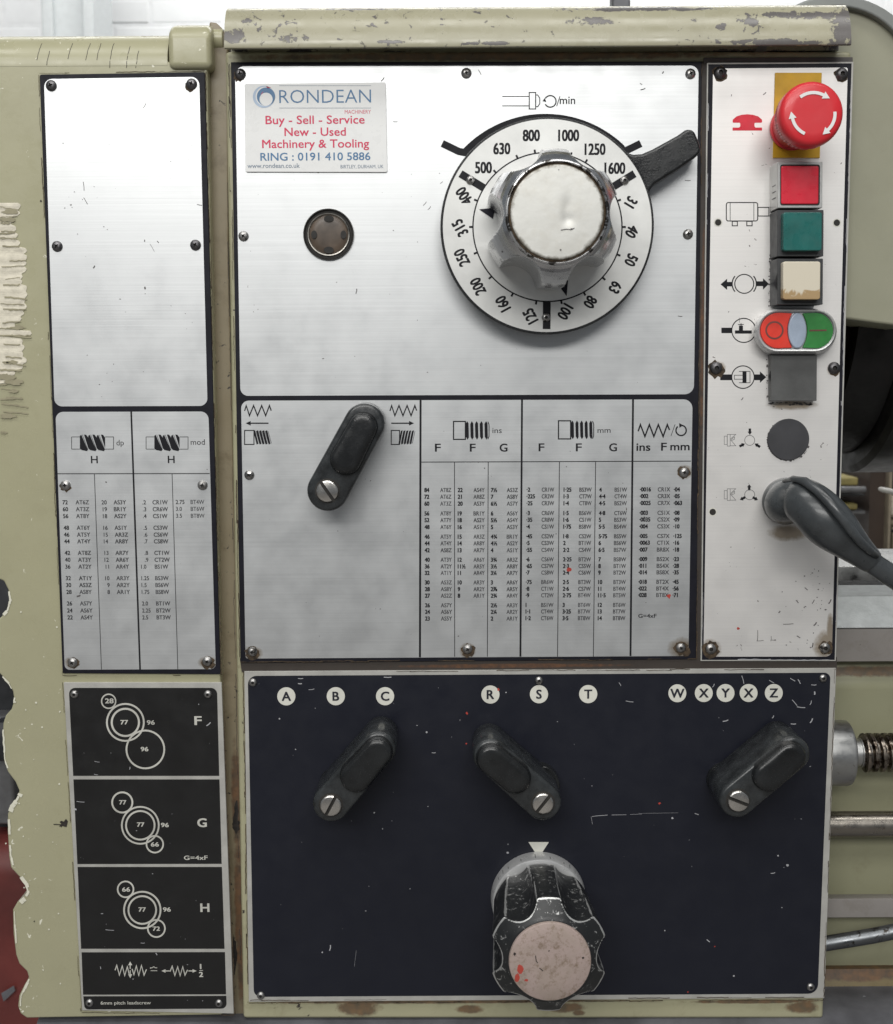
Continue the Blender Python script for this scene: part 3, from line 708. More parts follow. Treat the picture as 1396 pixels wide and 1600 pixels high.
SM = {('pozi', 0): screw_mesh('screw', R0 * .95, 'pozi', M['screw']), ('pozi', 1): screw_mesh('screw', R0, 'pozi', M['screw_dark']), ('hex', 0): screw_mesh('screw', R0 * 1.05, 'hex', M['screw']), ('hex', 1): screw_mesh('screw', R0 * 1.15, 'hex', M['screw_dark']), ('small', 0): screw_mesh('screw', R0 * .8, 'hex', M['screw'])}
def screws(par, lst, kind, h):
    for it in lst:
        x, y = it[0], it[1]; dk = it[2] if len(it) > 2 else 0
        o = bpy.data.objects.new('screw', SM[(kind, dk)]); p = P(x, y, h); place(o, par, p); o.rotation_euler = (0, random.uniform(0, 1.5), 0)
def grime_rings(par, lst, h, mat):
    pr = Print(h)
    for x, y, r in lst: blob(pr, x + random.uniform(-1, 1), y + random.uniform(-1, 1.5), r, .22, 18)
    pr.build('grime', mat, par)

HP = .0016         # front of the plates
# ---- main plate
mp_ = MB().prism(XZ([(361, 97), (1097, 96), (1088, 1030), (376, 1036)], HP), HP, -.0005).build('control_plate', M['black_print'], hs, bev=.0003, seg=1, label='large brushed aluminium plate with speed dial above and thread table below')
h1 = HP + .00012
def field(par, quad, rad, h=h1, mat='alu', name='brushed_field'):
    pr = Print(h); pr.wpoly(rounded(XZ(quad, h), [r * mpp() for r in rad])); return pr.build(name, M[mat], par)
field(mp_, [(367.5, 103.5), (1092, 102.5), (1084.5, 616), (376, 618.5)], [14, 12, 14, 12], mat='alu_main')
field(mp_, [(377, 626), (1082.5, 624), (1076, 1025), (384, 1029)], [12, 14, 5, 4], mat='alu_main')
T = Print(h1 + .00006)      # dark print on the main plate
h = T.h
for (xa, ya, xb, yb, wd) in ((657.5, 624, 656.5, 1027, 3.2), (816, 624, 813.5, 1026, 3), (989.5, 624, 985.5, 1025, 3), (659, 722, 1080, 720.5, 1.3), (710.5, 722, 710.8, 1026, 1.1), (763.2, 722, 761.8, 1026, 1.1), (874.5, 721.5, 871.5, 1026, 1.1), (931, 721, 927.5, 1026, 1.1)):
    T.line([(xa, ya), (xb, yb)], wd)
rowy = [580, 619, 659, 716, 755, 795, 851, 890, 930, 985, 1024, 1062, 1117, 1156, 1194, 1250, 1288, 1327]
RY = [610 + (r + 11) / 3.721 for r in rowy]
def column(x, vals, r0=0, cap=6.3, xs=.84, bold=.04, wfit=0, x0row=580, pr_=None, drift=0, slope=0):
    for i, v in enumerate(vals):
        if not v: continue
        y = RY[r0 + i]; z = P(x, y, h).z
        text(pr_ or T, v, x + drift * (RY[r0 + i] - RY[0]), y - slope, cap, xs=xs, bold=bold, x1=(x + drift * (RY[r0 + i] - RY[0]) + 17.2 + (1.9 if v[-1] in 'WX' else 0)) if wfit else None)
c1 = ['84', '72', '60', '56', '52', '48', '46', '44', '42', '40', '36', '32', '30', '28', '27', '26', '24', '23']
c1c = ['AT8Z', 'AT6Z', 'AT3Z', 'AT8Y', 'AT7Y', 'AT6Y', 'AT5Y', 'AT4Y', 'AS8Z', 'AT3Y', 'AT2Y', 'AT1Y', 'AS3Z', 'AS8Y', 'AS2Z', 'AS7Y', 'AS6Y', 'AS5Y']
c2 = ['22', '21', '20', '19', '18', '16', '15', '14', '13', '12', '11\u00bd', '11', '10', '9', '8']
c2c = ['AS4Y', 'AR8Z', 'AS3Y', 'BR1Y', 'AS2Y', 'AS1Y', 'AR3Z', 'AR8Y', 'AR7Y', 'AR6Y', 'AR5Y', 'AR4Y', 'AR3Y', 'AR2Y', 'AR1Y']
c3 = ['7\u00bd', '7', '6\u00bd', '6', '5\u00bd', '5', '4\u00be', '4\u00bd', '4', '3\u00be', '3\u00bd', '3\u00bc', '3', '2\u215e', '2\u00be', '2\u00bd', '2\u00bc', '2']
c3c = ['AS3Z', 'AS8Y', 'AS7Y', 'AS6Y', 'AS4Y', 'AS3Y', 'BR1Y', 'AS2Y', 'AS1Y', 'AR3Z', 'AR8Y', 'AR7Y', 'AR6Y', 'AR5Y', 'AR4Y', 'AR3Y', 'AR2Y', 'AR1Y']
CC = dict(bold=.018, wfit=1)
FP = Print(h1 + .00006)
column(663.6, c1, drift=.006); column(688.2, c1c, drift=.006, pr_=FP, **CC)
column(715.8, c2, drift=.000); column(740.3, c2c, drift=.0, pr_=FP, **CC)
column(767.6, c3, drift=-.001); column(792.3, c3c, drift=-.002, pr_=FP, **CC)
e1 = ['\u00b72', '\u00b7225', '\u00b725', '\u00b73', '\u00b735', '\u00b74', '\u00b745', '\u00b75', '\u00b755', '\u00b76', '\u00b765', '\u00b77', '\u00b775', '\u00b78', '\u00b79', '1', '1\u00b71', '1\u00b72']
e1c = ['CR1W', 'CR2W', 'CR3W', 'CR6W', 'CR8W', 'CS1W', 'CS2W', 'CS3W', 'CS4W', 'CS6W', 'CS7W', 'CS8W', 'BR6W', 'CT1W', 'CT2W', 'BS1W', 'CT4W', 'CT6W']
e2 = ['1\u00b725', '1\u00b73', '1\u00b74', '1\u00b75', '1\u00b76', '1\u00b775', '1\u00b78', '2', '2\u00b72', '2\u00b725', '2\u00b73', '2\u00b74', '2\u00b75', '2\u00b76', '2\u00b775', '3', '3\u00b725', '3\u00b75']
e2c = ['BS3W', 'CT7W', 'CT8W', 'BS6W', 'CS1W', 'BS8W', 'CS2W', 'BT1W', 'CS4W', 'BT2W', 'CS5W', 'CS6W', 'BT3W', 'CS7W', 'BT4W', 'BT6W', 'BT7W', 'BT8W']
e3 = ['4', '4\u00b74', '4\u00b75', '4\u00b78', '5', '5\u00b75', '5\u00b775', '6', '6\u00b75', '7', '8', '9', '10', '11', '11\u00b75', '12', '13', '14']
e3c = ['BS1W', 'CT4W', 'BS2W', 'CT6W', 'BS3W', 'BS4W', 'BS5W', 'BS6W', 'BS7W', 'BS8W', 'BT1W', 'BT2W', 'BT3W', 'BT4W', 'BT5W', 'BT6W', 'BT7W', 'BT8W']
f1 = ['\u00b70016', '\u00b7002', '\u00b70025', '\u00b7003', '\u00b70035', '\u00b7004', '\u00b7005', '\u00b70063', '\u00b7007', '\u00b7009', '\u00b7011', '\u00b7014', '\u00b7018', '\u00b7022', '\u00b7028']
f2 = ['CR1X', 'CR3X', 'CR7X', 'CS1X', 'CS2X', 'CS3X', 'CS7X', 'CT1X', 'BR8X', 'BS2X', 'BS4X', 'BS8X', 'BT2X', 'BT4X', 'BT8X']
f3 = ['\u00b704', '\u00b705', '\u00b7063', '\u00b708', '\u00b709', '\u00b710', '\u00b7125', '\u00b716', '\u00b718', '\u00b723', '\u00b728', '\u00b735', '\u00b745', '\u00b756', '\u00b771']
kk = dict(slope=.6)
column(823.5, e1, drift=-.009, **kk); column(847, e1c, drift=-.006, pr_=FP, **CC, **kk)
column(881.3, e2, drift=-.009, **kk); column(905.7, e2c, drift=-.011, pr_=FP, **CC, **kk)
column(936.8, e3, drift=-.011, **kk); column(960.8, e3c, drift=-.013, pr_=FP, **CC, **kk)
column(1000.5, f1, drift=-.017, slope=1.0); column(1028.3, f2, drift=-.015, slope=1.0, pr_=FP, **CC); column(1053.5, f3, drift=-.012, slope=1.0)
text(T, 'G=4xF', 997.8, 965.3, 6, x1=1026, bold=.02)
for s_, x, x1, y in (('F', 680.3, 688.8, 705.5), ('F', 734.8, 743.2, 705.5), ('G', 781.3, 793, 705.5), ('F', 842.2, 850.6, 705), ('F', 900.5, 909, 705), ('G', 952.3, 964, 705), ('ins', 995, 1016.2, 704.3), ('F', 1033.6, 1041.7, 704), ('mm', 1048, 1077.5, 703.5)):
    word('heading', M['dark_print'], mp_, T.h, s_, x, y, 12, x1=x1, bold=.02)
word('unit', M['dark_print'], mp_, T.h, 'ins', 769.8, 676.7, 8.5, x1=784.3, bold=.0); word('unit', M['dark_print'], mp_, T.h, 'mm', 934, 676.4, 8.5, x1=954.3, bold=.0)
def bolt(pr, x0, y0, xr, y1, xe, n=5, w_=1.9):
    pr.line([(x0, y0), (xr, y0), (xr, y1), (x0, y1)], w_, closed=True)
    p_ = (xe - xr) / n
    for i in range(n):
        a = xr + p_ * i
        pr.poly([(a + p_ * .02, y0 + 1.5), (a + p_ * .36, y0 + 1.5), (a + p_ * .62, y1 - 1.5), (a + p_ * .22, y1 - 1.5)] if 0 else [(a + p_ * .02, y0 + 4), (a + p_ * .36, y0 - .5), (a + p_ * .68, y0 + 3), (a + p_ * .74, y1 - 3), (a + p_ * .45, y1 + .5), (a + p_ * .10, y1 - 4)])
    pr.line([(xe - p_ * .25, y0 + .3), (xe, y0 + 5), (xe, y1 - 5), (xe - p_ * .25, y1 - .3)], 1.3)
bolt(sym('thread_symbol', M['dark_print'], mp_, T.h), 709, 658.5, 727.5, 686.5, 764.5); bolt(sym('thread_symbol', M['dark_print'], mp_, T.h), 873, 657.5, 892, 685.8, 928)
TT = T; T = sym('feed_symbol', M['dark_print'], mp_, TT.h)
def zig(pr, pts, w_): pr.line(pts, w_)
zig(T, [(997.5, 674), (1001, 663.5), (1008, 682), (1015, 663.5), (1022, 682), (1029, 663.5), (1036.5, 682), (1043, 663.5), (1046.5, 672)], 2.3)
T.line([(1048.8, 681), (1055.2, 663)], .9); T.ring(1064.6, 672.5, 8, 2.2, -230, 85); T.poly([(1061.5, 661), (1068, 664.5), (1062, 668.5)])
q = lambda a, b: (360 + a / 3.556, 600 + b / 3.556)
for ox, fl_ in ((0, -1), (808, 1)):
    T = sym('direction_symbol', M['dark_print'], mp_, TT.h)
    T.line([q(a + ox, b) for a, b in ((80, 150), (89, 120), (107, 176), (130, 120), (152, 176), (175, 120), (197, 176), (218, 120), (228, 148))], 1.9)
    y = 218
    if fl_ < 0: T.line([q(112, y), q(213, y)], 2.0); T.poly([q(86, y), q(114, y - 13), q(114, y + 13)])
    else: T.line([q(895, y), q(994, y)], 2.0); T.poly([q(1022, y), q(994, y - 13), q(994, y + 13)])
    xa = 80 if fl_ < 0 else 895; xb = 132 if fl_ < 0 else 941; xe_ = 228 if fl_ < 0 else 1032
    T.line([q(xa, 258), q(xb, 258), q(xb, 336), q(xa, 336)], 1.5, closed=True)
    for i in range(5):
        s0 = xb + (xe_ - xb - 12) * i / 5; tl = 11 * (-fl_)
        T.poly([q(s0 + 2 - tl * .5, 260), q(s0 + 12 - tl * .5, 257), q(s0 + 14 + tl, 332), q(s0 + 4 + tl, 336)])
        T.line([q(s0 + 17 - tl * .5, 262), q(s0 + 19 + tl, 330)], .7)
# spindle symbol and rpm
q = lambda a, b: (660 + a / 3.102, 100 + b / 3.102)
T = sym('spindle_symbol', M['dark_print'], mp_, TT.h)
T.line([q(388, 157), q(518, 157)], 1.4); T.line([q(388, 203), q(518, 203)], 1.4); T.line([q(519, 138), q(550, 138), q(550, 218), q(519, 218)], 1.5, closed=True)
T.line([q(551, 150), q(560, 150), q(570, 166), q(570, 192), q(560, 207), q(551, 207)], 1.4)
T.ring(*q(621, 181), 9, 1.9, -150, 150); T.poly([q(583, 180), q(594, 165), q(602, 184)]); T.line([q(652, 204), q(668, 156)], 1.3)
word('unit', M['dark_print'], mp_, TT.h, 'min', *q(667, 194), 11.5, x1=q(741, 0)[0], bold=.01)
# black arc with its two hooks round the dial
dcx, dcy = 852.5, 356
arcpts = [(dcx + 172.5 * math.cos(math.radians(t)), dcy - 172.5 * math.sin(math.radians(t))) for t in range(44, 139, 3)]
T = sym('dial_arc', M['dark_print'], mp_, TT.h)
T.line([q(1060, 385)] + [q(978, 425)] + arcpts[1:] + [q(178, 424), q(97, 385)], 11.5)
screws(mp_, [(376, 116, 1), (729, 114.5), (1079, 115.5), (381, 369), (1075, 366), (390, 742)], 'pozi', HP)
screws(mp_, [(395, 1018), (731, 1014), (1069, 738), (1064, 1012)], 'pozi', HP)
grime_rings(mp_, [(395, 1019, 11), (731, 1015, 10.5), (1069, 738, 9.5), (1064, 1013, 11), (375, 118, 9), (1071, 1019, 7)], HP + .0002, M['grime'])
# fine scratches and dents on the brushed plate
SC = Print(h1 + .0001)
for (x, y, l, a, wd) in ((557, 455, 8, 80, 1.3), (505, 560, 3, 20, 1), (1075, 282, 9, 0, 1), (1063, 494, 7, -5, 1), (664, 318, 8, 50, .8), (671, 325, 7, 50, .8), (750, 113, 9, -60, 1), (1036, 113, 4, 60, 1.4), (1005, 139, 8, 20, 1.2), (618, 190, 7, 0, .8), (1002, 131, 4, -30, .9), (598, 124, 8, 50, 1.5), (523, 183, 4, 0, .5), (690, 285, 5, 40, .8)):
    dx, dy = math.cos(math.radians(a)) * l / 2, -math.sin(math.radians(a)) * l / 2
    SC.line([(x - dx, y - dy), (x + dx * .2 + .5, y + dy * .2 + .4), (x + dx, y + dy)], wd)
for i in range(50): blob(SC, random.uniform(390, 1070), random.choice([random.uniform(110, 600), random.uniform(640, 1000)]), random.uniform(.3, .8), .4, 6, random.uniform(.6, 2), 1)
SC.build('scratches', M['scratch_dk'], mp_)
RD = Print(h1 + .00014); blob(RD, 889.5, 890, 3.6, .35, 10, .9, 1); blob(RD, 1045.5, 931, 2.6, .4, 8); blob(RD, 1152.5, 982, 0.1, .1, 6)
RD.poly([(1041, 931), (1048, 928), (1047, 936)]); RD.build('red_specks', M['redpaint'], mp_)

# ---- right-hand plate
rp = MB().prism(XZ([(1105, 98), (1334, 96.5), (1306.5, 1033), (1095, 1033)], HP), HP, -.0005).build('switch_plate', M['silver_paint'], hs, bev=.0002, seg=1, label='tall narrow aluminium plate with push buttons')
pr = Print(HP + .00006); pr.wpoly(XZ([(1107, 100.5), (1331, 99), (1304.5, 1031), (1097, 1031)], HP)); pr.build('black_border', M['black_print'], rp)
field(rp, [(1114.5, 107), (1325, 105.5), (1300, 1026), (1099.5, 1026)], [3, 3, 10, 10], mat='alu_side')
HR = h1 + .00006
def rsym(n): return sym(n, M['dark_print'], rp, HR)
TR = rsym('motor_symbol')
q = lambda a, b: (1080 + a / 4, b / 4)
def rrect(pr, x0, y0, x1, y1, w_, r=0):
    pts = [(x0, y0), (x1, y0), (x1, y1), (x0, y1)]
    if r: pts = rounded(pts, r, 4)
    pr.line(pts, w_, closed=True)
a = q(221, 1266); b = q(417, 1381); rrect(TR, a[0], a[1], b[0], b[1], 1.5, 3.2)
TR.line([q(245, 1266), q(245, 1381)], .9); TR.line([q(393, 1266), q(393, 1381)], .9)
for (x0, y0, x1, y1) in ((419, 1296, 487, 1350), (258, 1383, 290, 1411), (349, 1383, 382, 1411)):
    a = q(x0, y0); b = q(x1, y1); rrect(TR, a[0], a[1], b[0], b[1], 1.4)
TR.line([q(488, 1350), q(500, 1350)], 1.2)
q = lambda a, b: (1080 + a / 4, 380 + b / 4)
TR = rsym('brake_symbol')
TR.ring(*q(333, 254), 14.8, 1.6); TR.ring(*q(333, 254), 18.9, 1.8, -40, 40, 16); TR.ring(*q(333, 254), 18.9, 1.8, 140, 220, 16)
TR.poly([q(185, 257), q(226, 222), q(226, 242), q(261, 242), q(259, 270), q(226, 270), q(226, 292)])
TR.poly([q(487, 254), q(450, 219), q(450, 238), q(406, 238), q(408, 268), q(450, 268), q(450, 290)])
TR = rsym('coolant_symbol')
TR.ring(*q(330, 545), 18.8, 1.6); TR.poly([q(190, 528), q(258, 528), q(256, 562), q(190, 562)])
TR.poly([q(275, 545), q(380, 545), q(380, 565), q(275, 565)]); TR.poly([q(300, 515), q(325, 515), q(325, 546), q(300, 546)])
TR.line([q(303, 466), q(303, 497)], .5); TR.line([q(313, 500), q(313, 516)], 1.2); TR.line([q(294, 508), q(330, 508)], 1.1)
TR = rsym('cylinder_symbol')
TR.ring(*q(325, 837), 17.6, 1.6); TR.poly([q(183, 820), q(254, 820), q(254, 856), q(183, 856)])
TR.poly([q(397, 820), q(431, 820), q(431, 801), q(470, 837), q(431, 873), q(431, 856), q(397, 856)])
TR.poly([q(322, 801), q(347, 801), q(347, 872), q(322, 872)]); TR.line([q(300, 801), q(369, 801), q(369, 872), q(300, 872)], .9); TR.line([q(322, 825), q(271, 825), q(271, 850), q(322, 850)], .8)
def tinyarrow(pr, tip, tail, hw=3.4, sw=1.9):
    t = Vector(tip); d = (Vector(tail) - t); L = d.length; d.normalize(); n_ = Vector((-d.y, d.x)); b_ = t + d * L * .5
    pr.poly([tuple(t), tuple(b_ + n_ * hw), tuple(b_ + n_ * sw), tuple(t + d * L + n_ * sw), tuple(t + d * L - n_ * sw), tuple(b_ - n_ * sw), tuple(b_ - n_ * hw)])
def chucksym(pr, pr2, qq, dy):
    for s0 in (1,):
        pr.line([qq(208, 1206 + dy), qq(226, 1206 + dy), qq(226, 1258 + dy), qq(208, 1258 + dy)], .6, closed=True)
        pr.line([qq(227, 1195 + dy), qq(245, 1195 + dy), qq(245, 1268 + dy), qq(227, 1268 + dy)], .6, closed=True)
        pr.line([qq(246, 1195 + dy), qq(280, 1195 + dy), qq(247, 1224 + dy)], .6); pr.line([qq(247, 1232 + dy), qq(272, 1210 + dy), qq(272, 1225 + dy), qq(252, 1234 + dy), qq(280, 1266 + dy), qq(246, 1266 + dy)], .6)
        pr.ring(*qq(367, 1232 + dy), 7.8, .7)
chucksym(sym('chuck_symbol', M['fade_print'], rp, HR), TR, q, 0); chucksym(sym('chuck_symbol', M['fade_print'], rp, HR), TR, q, 340)
TR = rsym('clamp_arrows')
tinyarrow(TR, q(368, 1198), q(368, 1158)); tinyarrow(TR, q(337, 1253), q(303, 1270)); tinyarrow(TR, q(398, 1252), q(432, 1274))
q6 = lambda a, b: (1080 + a / 4.418, 700 + b / 4.418)
TR = rsym('release_arrows')
tinyarrow(TR, q6(402, 250), q6(402, 292)); tinyarrow(TR, q6(338, 358), q6(374, 340)); tinyarrow(TR, q6(462, 359), q6(426, 340))
screws(rp, [(1125.5, 114, 1), (1315, 116, 1), (1119, 575, 1), (1303, 575, 1), (1110.5, 1013.5), (1289, 1012)], 'hex', HP)
grime_rings(rp, [(1125.5, 115, 12), (1315, 117, 11), (1119, 576, 13), (1303, 576, 10), (1110.5, 1014, 13), (1290, 1012, 11)], HP + .0002, M['grime'])
SCR = Print(h1 + .0001)
for (x, y, l, a, wd) in ((1195, 146, 6, 40, 1.2), (1143, 149, 3, 80, 1), (1160, 623, 5, 50, 1.2), (1246, 940, 6, -50, 1.3), (1260, 920, 6, -40, 1.2), (1271, 940, 7, 60, 1.2), (1248, 995, 6, -30, 1.3), (1218, 956, 4, 50, 1.5), (1274, 975, 7, 50, 1.8), (1184, 993, 17, 88, .8), (1188, 1001, 11, 5, .7), (1205, 998, 8, 85, .7), (1209, 1000, 8, 0, .7), (1240, 123, 4, 60, 1.2), (1256, 123, 5, -30, 1.4), (1297, 940, 8, 60, 1.6), (1232, 975, 16, 3, 1), (1270, 1008, 7, 80, 1.5)):
    dx, dy = math.cos(math.radians(a)) * l / 2, -math.sin(math.radians(a)) * l / 2
    SCR.line([(x - dx, y - dy), (x + .4, y + .3), (x + dx, y + dy)], wd)
for i in range(36): blob(SCR, 1297 - abs(random.gauss(0, 35)), random.uniform(880, 1020), random.uniform(.4, 1.1), .5, 6, random.uniform(.6, 1.8), 1)
for (x, y0_, y1_) in ((1203.5, 395, 425), (1202.5, 425, 480), (1199, 560, 628)):
    for i in range(14): blob(SCR, x + random.uniform(-.8, .4), random.uniform(y0_, y1_), random.uniform(.5, 1.3), .5, 6)
for i in range(34): blob(SCR, random.uniform(1202, 1268), 629 + abs(random.gauss(0, 2.6)), random.uniform(.6, 1.8), .5, 7, 1.6, .8)
for i in range(50):
    t = random.uniform(2.4, 6.0); blob(SCR, 1232.5 + 33 * math.cos(t), 687 - 33 * math.sin(t), random.uniform(.5, 1.5), .5, 6)
SCR.build('grime_marks', M['scratch_dk'], rp)
RD = Print(h1 + .00014); blob(RD, 1154, 982, 2.2, .3, 8); RD.build('red_speck', M['redpaint'], rp)
for x, y in ((1122.5, 347.5), (1308, 348), (1114, 800)):
    Print(HP + .0003).disc(x, y, 5.0, 18).build('screw_hole', M['slot'], rp)
    Print(HP + .00022).ring(x, y, 6.0, 1.4, n=20).build('hole_edge', M['white_print'], rp)
ER = Print(h1 + .00008); q = lambda a, b: (1080 + a / 4, b / 4)
ER.poly([q(*p) for p in ((260, 762), (261, 748), (285, 727), (318, 717), (352, 714), (386, 717), (420, 727), (444, 748), (445, 762), (440, 767), (400, 767), (397, 772), (397, 790), (404, 797), (444, 797), (444, 816), (260, 816), (260, 797), (300, 797), (308, 790), (308, 772), (304, 767), (265, 767))])
ER.build('emergency_symbol', M['lens_red'], rp)

# ---- navy plate
npl = MB().prism(XZ([(382, 1049), (1307, 1044), (1288.5, 1559.5), (389, 1565.5)], HP), HP, -.0005).build('gearbox_plate', M['silver_paint'], hs, bev=.0002, seg=1, label='dark blue plate with lettered discs, pale border and three levers')
nf = Print(HP + .0001); nf.wpoly(rounded(XZ([(387.5, 1056), (1298, 1051), (1278, 1552.5), (397, 1557.5)], HP), [14 * mpp(), 10 * mpp(), 16 * mpp(), 12 * mpp()])); nf.build('dark_blue_field', M['navy'], npl)
TN = Print(HP + .00022); TL = Print(HP + .0004)
for s_, x, y in (('A', 447.7, 1088), ('B', 525, 1087.8), ('C', 602, 1087.8), ('R', 766.6, 1085.2), ('S', 842.5, 1084.7), ('T', 919.4, 1084.5), ('W', 1058.7, 1083.2), ('X', 1100, 1082.9), ('Y', 1134, 1082.8), ('X', 1170, 1082.8), ('Z', 1209.4, 1082.7)):
    sym('letter_disc', M['white_print'], npl, TN.h).disc(x, y, 14.2 if x < 1000 else 14.0, 40); word('letter', M['navy_ink'], npl, TL.h, s_, x, y, 14.2, xs=1.0, align='C', bold=.024)
TN.poly([(826, 1315.7), (858, 1315.7), (842, 1340.5)])
TN.build('index_triangle', M['white_print'], npl)
screws(npl, [(395.7, 1066), (842.5, 1063), (1286, 1059.5), (1266.7, 1541.7), (408, 1555)], 'small', HP)
SN = Print(HP + .0002)
SN.line([(925, 1276), (931, 1275), (950, 1273.5)], .7); SN.line([(956, 1273.4), (979, 1273)], .6); SN.line([(985, 1272.6), (1003, 1272)], .35); SN.line([(924, 1276), (926, 1288)], .4); SN.line([(998, 1271), (1060, 1270)], .25)
SN.line([(1086, 1271), (1092, 1273)], 1.2); SN.line([(557, 1485), (554, 1510)], .25)
for (x, y, l, a, wd) in ((984, 1096, 12, -8, 1), (969, 1069, 6, -60, .8), (1161, 1062, 13, -75, 1), (1206, 1065, 9, -30, 1), (1239, 1062, 9, -30, 1), (1249, 1065, 8, -60, 1.2), (1273, 1083, 5, 90, 2), (1242, 1098, 12, -50, 1), (1252, 1105, 13, -6, 1.2), (1267, 1098, 7, 70, 1), (1272, 1070, 8, 0, 1), (1134, 1126, 9, 15, 1.4), (1208, 1120, 5, 60, 1.2), (1240, 1131, 8, 0, 1.2), (1268, 1126, 8, 60, 1.6), (1208, 1364, 7, 10, 1.1), (1107, 1470, 6, -40, 1.2), (516, 1481, 9, 80, 1.5), (606, 1058, 12, 0, 1.2), (470, 1060, 8, 0, 1), (469, 1068, 6, 0, 1.5), (487, 1077, 9, 8, .8), (678, 1176, 6, 0, 1), (1115, 1071, 6, 60, 1)):
    dx, dy = math.cos(math.radians(a)) * l / 2, -math.sin(math.radians(a)) * l / 2
    SN.line([(x - dx, y - dy), (x + .6, y + .5), (x + dx, y + dy)], wd)
for (x, y, r) in ((437, 1123, 1.3), (667, 1144, 1.6), (719, 1125, 1.2), (462, 1171, 1), (585, 1270, 1.2), (598, 1295, 1), (793.5, 1332.5, 1.7), (504, 1488, 1.2), (791, 1082, 1.1), (1051, 1278.5, 1.6), (1231, 1352, 1.9), (1216, 1337, 1.4), (1147, 1525, 1.5), (1039, 1454, 1), (719, 1125, 1), (794, 1319, .9), (1222, 1418, .8)): blob(SN, x, y, r, .3, 8)
for i in range(40): blob(SN, random.uniform(400, 1270), random.uniform(1060, 1545), random.uniform(.25, .65), .4, 5, random.uniform(.7, 2), 1)
SN.build('scratches', M['scratch'], npl)
RD = Print(HP + .00024)
for (x, y, r) in ((779, 1077, 2), (730, 1114.5, 2.2), (729, 1162, 1.3), (1031, 1255, 1.8), (1117, 1479, 1.3), (1075, 1550, 1.2)): blob(RD, x, y, r, .4, 8)
RD.build('red_specks', M['redpaint'], npl)

# ---- plates on the gear cover
HD = .0016
dp = MB().prism(rounded(XZ([(62, 116.5), (320, 112.5), (344.5, 1053.5), (98, 1052)], HD), [3 * mpp()] + [0] * 3), HD, -.0005).build('index_plate', M['black_print'], gc, bev=.0003, seg=1, label='aluminium plate, blank above and with a pitch table below')
h2 = HD + .00012
field(dp, [(69, 123.5), (311.5, 120), (324.6, 634.2), (85.5, 635)], [12, 12, 12, 12], h2)
field(dp, [(87, 643.5), (326, 643), (337.5, 1045.5), (101.5, 1046.5)], [12, 12, 8, 8], h2)
TD = Print(h2 + .00006); FD = Print(h2 + .00006); h = h2
TD.line([(205.3, 643), (219.2, 1046)], 2.7); TD.line([(90, 740.3), (328, 740)], 1.3); TD.line([(147.8, 740), (158.8, 1046)], 1); TD.line([(269.2, 740), (278.2, 1046)], 1)
q = lambda a, b: (70 + a / 3.721, 630 + b / 3.721)
def worm(pr, ox, oy=0):
    pr.line([q(157 + ox, 196 + oy), q(206 + ox, 196 + oy)], .9); pr.line([q(157 + ox, 267), q(212 + ox, 267)], .9); pr.line([q(157 + ox, 196), q(157 + ox, 267)], .9)
    pr.line([q(352 + ox, 196), q(401 + ox, 196), q(401 + ox, 267), q(352 + ox, 267)], .9)
    for i in range(3):
        s0 = 205 + ox + i * 49
        pr.poly([q(s0, 190), q(s0 + 8, 183), q(s0 + 46, 270), q(s0 + 42, 279), q(s0 + 10, 272), q(s0, 262)])
        pr.poly([q(s0 + 24, 182), q(s0 + 36, 183), q(s0 + 49, 200), q(s0 + 49, 262)])
        pr.line([q(s0 + 14, 183), q(s0 + 48, 272)], .6)
worm(sym('worm_symbol', M['dark_print'], dp, TD.h), 0); worm(sym('worm_symbol', M['dark_print'], dp, TD.h), 433)
dw = lambda n, *a, **k: word(n, M['dark_print'], dp, TD.h, *a, **k)
dw('unit', 'dp', *q(418, 245), 8.6, x1=q(461, 0)[0]); dw('unit', 'mod', *q(850, 242), 8.6, x1=q(932, 0)[0])
dw('heading', 'H', *q(271, 349), 11.3, x1=q(309, 0)[0], bold=.016); dw('heading', 'H', *q(718, 348), 11.3, x1=q(756, 0)[0], bold=.016)
ry2 = [577, 617, 657, 725, 765, 804, 871, 911, 951, 1018, 1058, 1098, 1165, 1206, 1246]
def col2(x, vals, prx, xs, drift, yo=0, al='L'):
    for i, v in enumerate(vals):
        a = q(x + drift * (ry2[i] - 577), ry2[i] + 11 + yo); text(prx, v, a[0], a[1], 6.4, xs=xs, bold=.02, align=al)
d1 = ['72', '60', '56', '48', '46', '44', '42', '40', '36', '32', '30', '28', '26', '24', '22']
d1c = ['AT6Z', 'AT3Z', 'AT8Y', 'AT6Y', 'AT5Y', 'AT4Y', 'AT8Z', 'AT3Y', 'AT2Y', 'AT1Y', 'AS3Z', 'AS8Y', 'AS7Y', 'AS6Y', 'AS4Y']
d2 = ['20', '19', '18', '16', '15', '14', '13', '12', '11', '10', '9', '8']
d2c = ['AS3Y', 'BR1Y', 'AS2Y', 'AS1Y', 'AR3Z', 'AR8Y', 'AR7Y', 'AR6Y', 'AR4Y', 'AR3Y', 'AR2Y', 'AR1Y']
d3 = ['.2', '.3', '.4', '.5', '.6', '.7', '.8', '.9', '1.0', '1.25', '1.5', '1.75', '2.0', '2.25', '2.5']
d3c = ['CR1W', 'CR6W', 'CS1W', 'CS3W', 'CS6W', 'CS8W', 'CT1W', 'CT2W', 'BS1W', 'BS3W', 'BS6W', 'BS8W', 'BT1W', 'BT2W', 'BT3W']
col2(105, d1, TD, .92, .043); col2(181, d1c, FD, .92, .043)
for i, v in enumerate(d2): a = q(361 + .036 * (ry2[i] - 577), ry2[i] + 11); text(TD, v, a[0], a[1], 6.3, xs=.92, bold=.008, align='R')
col2(402, d2c, FD, .92, .036)
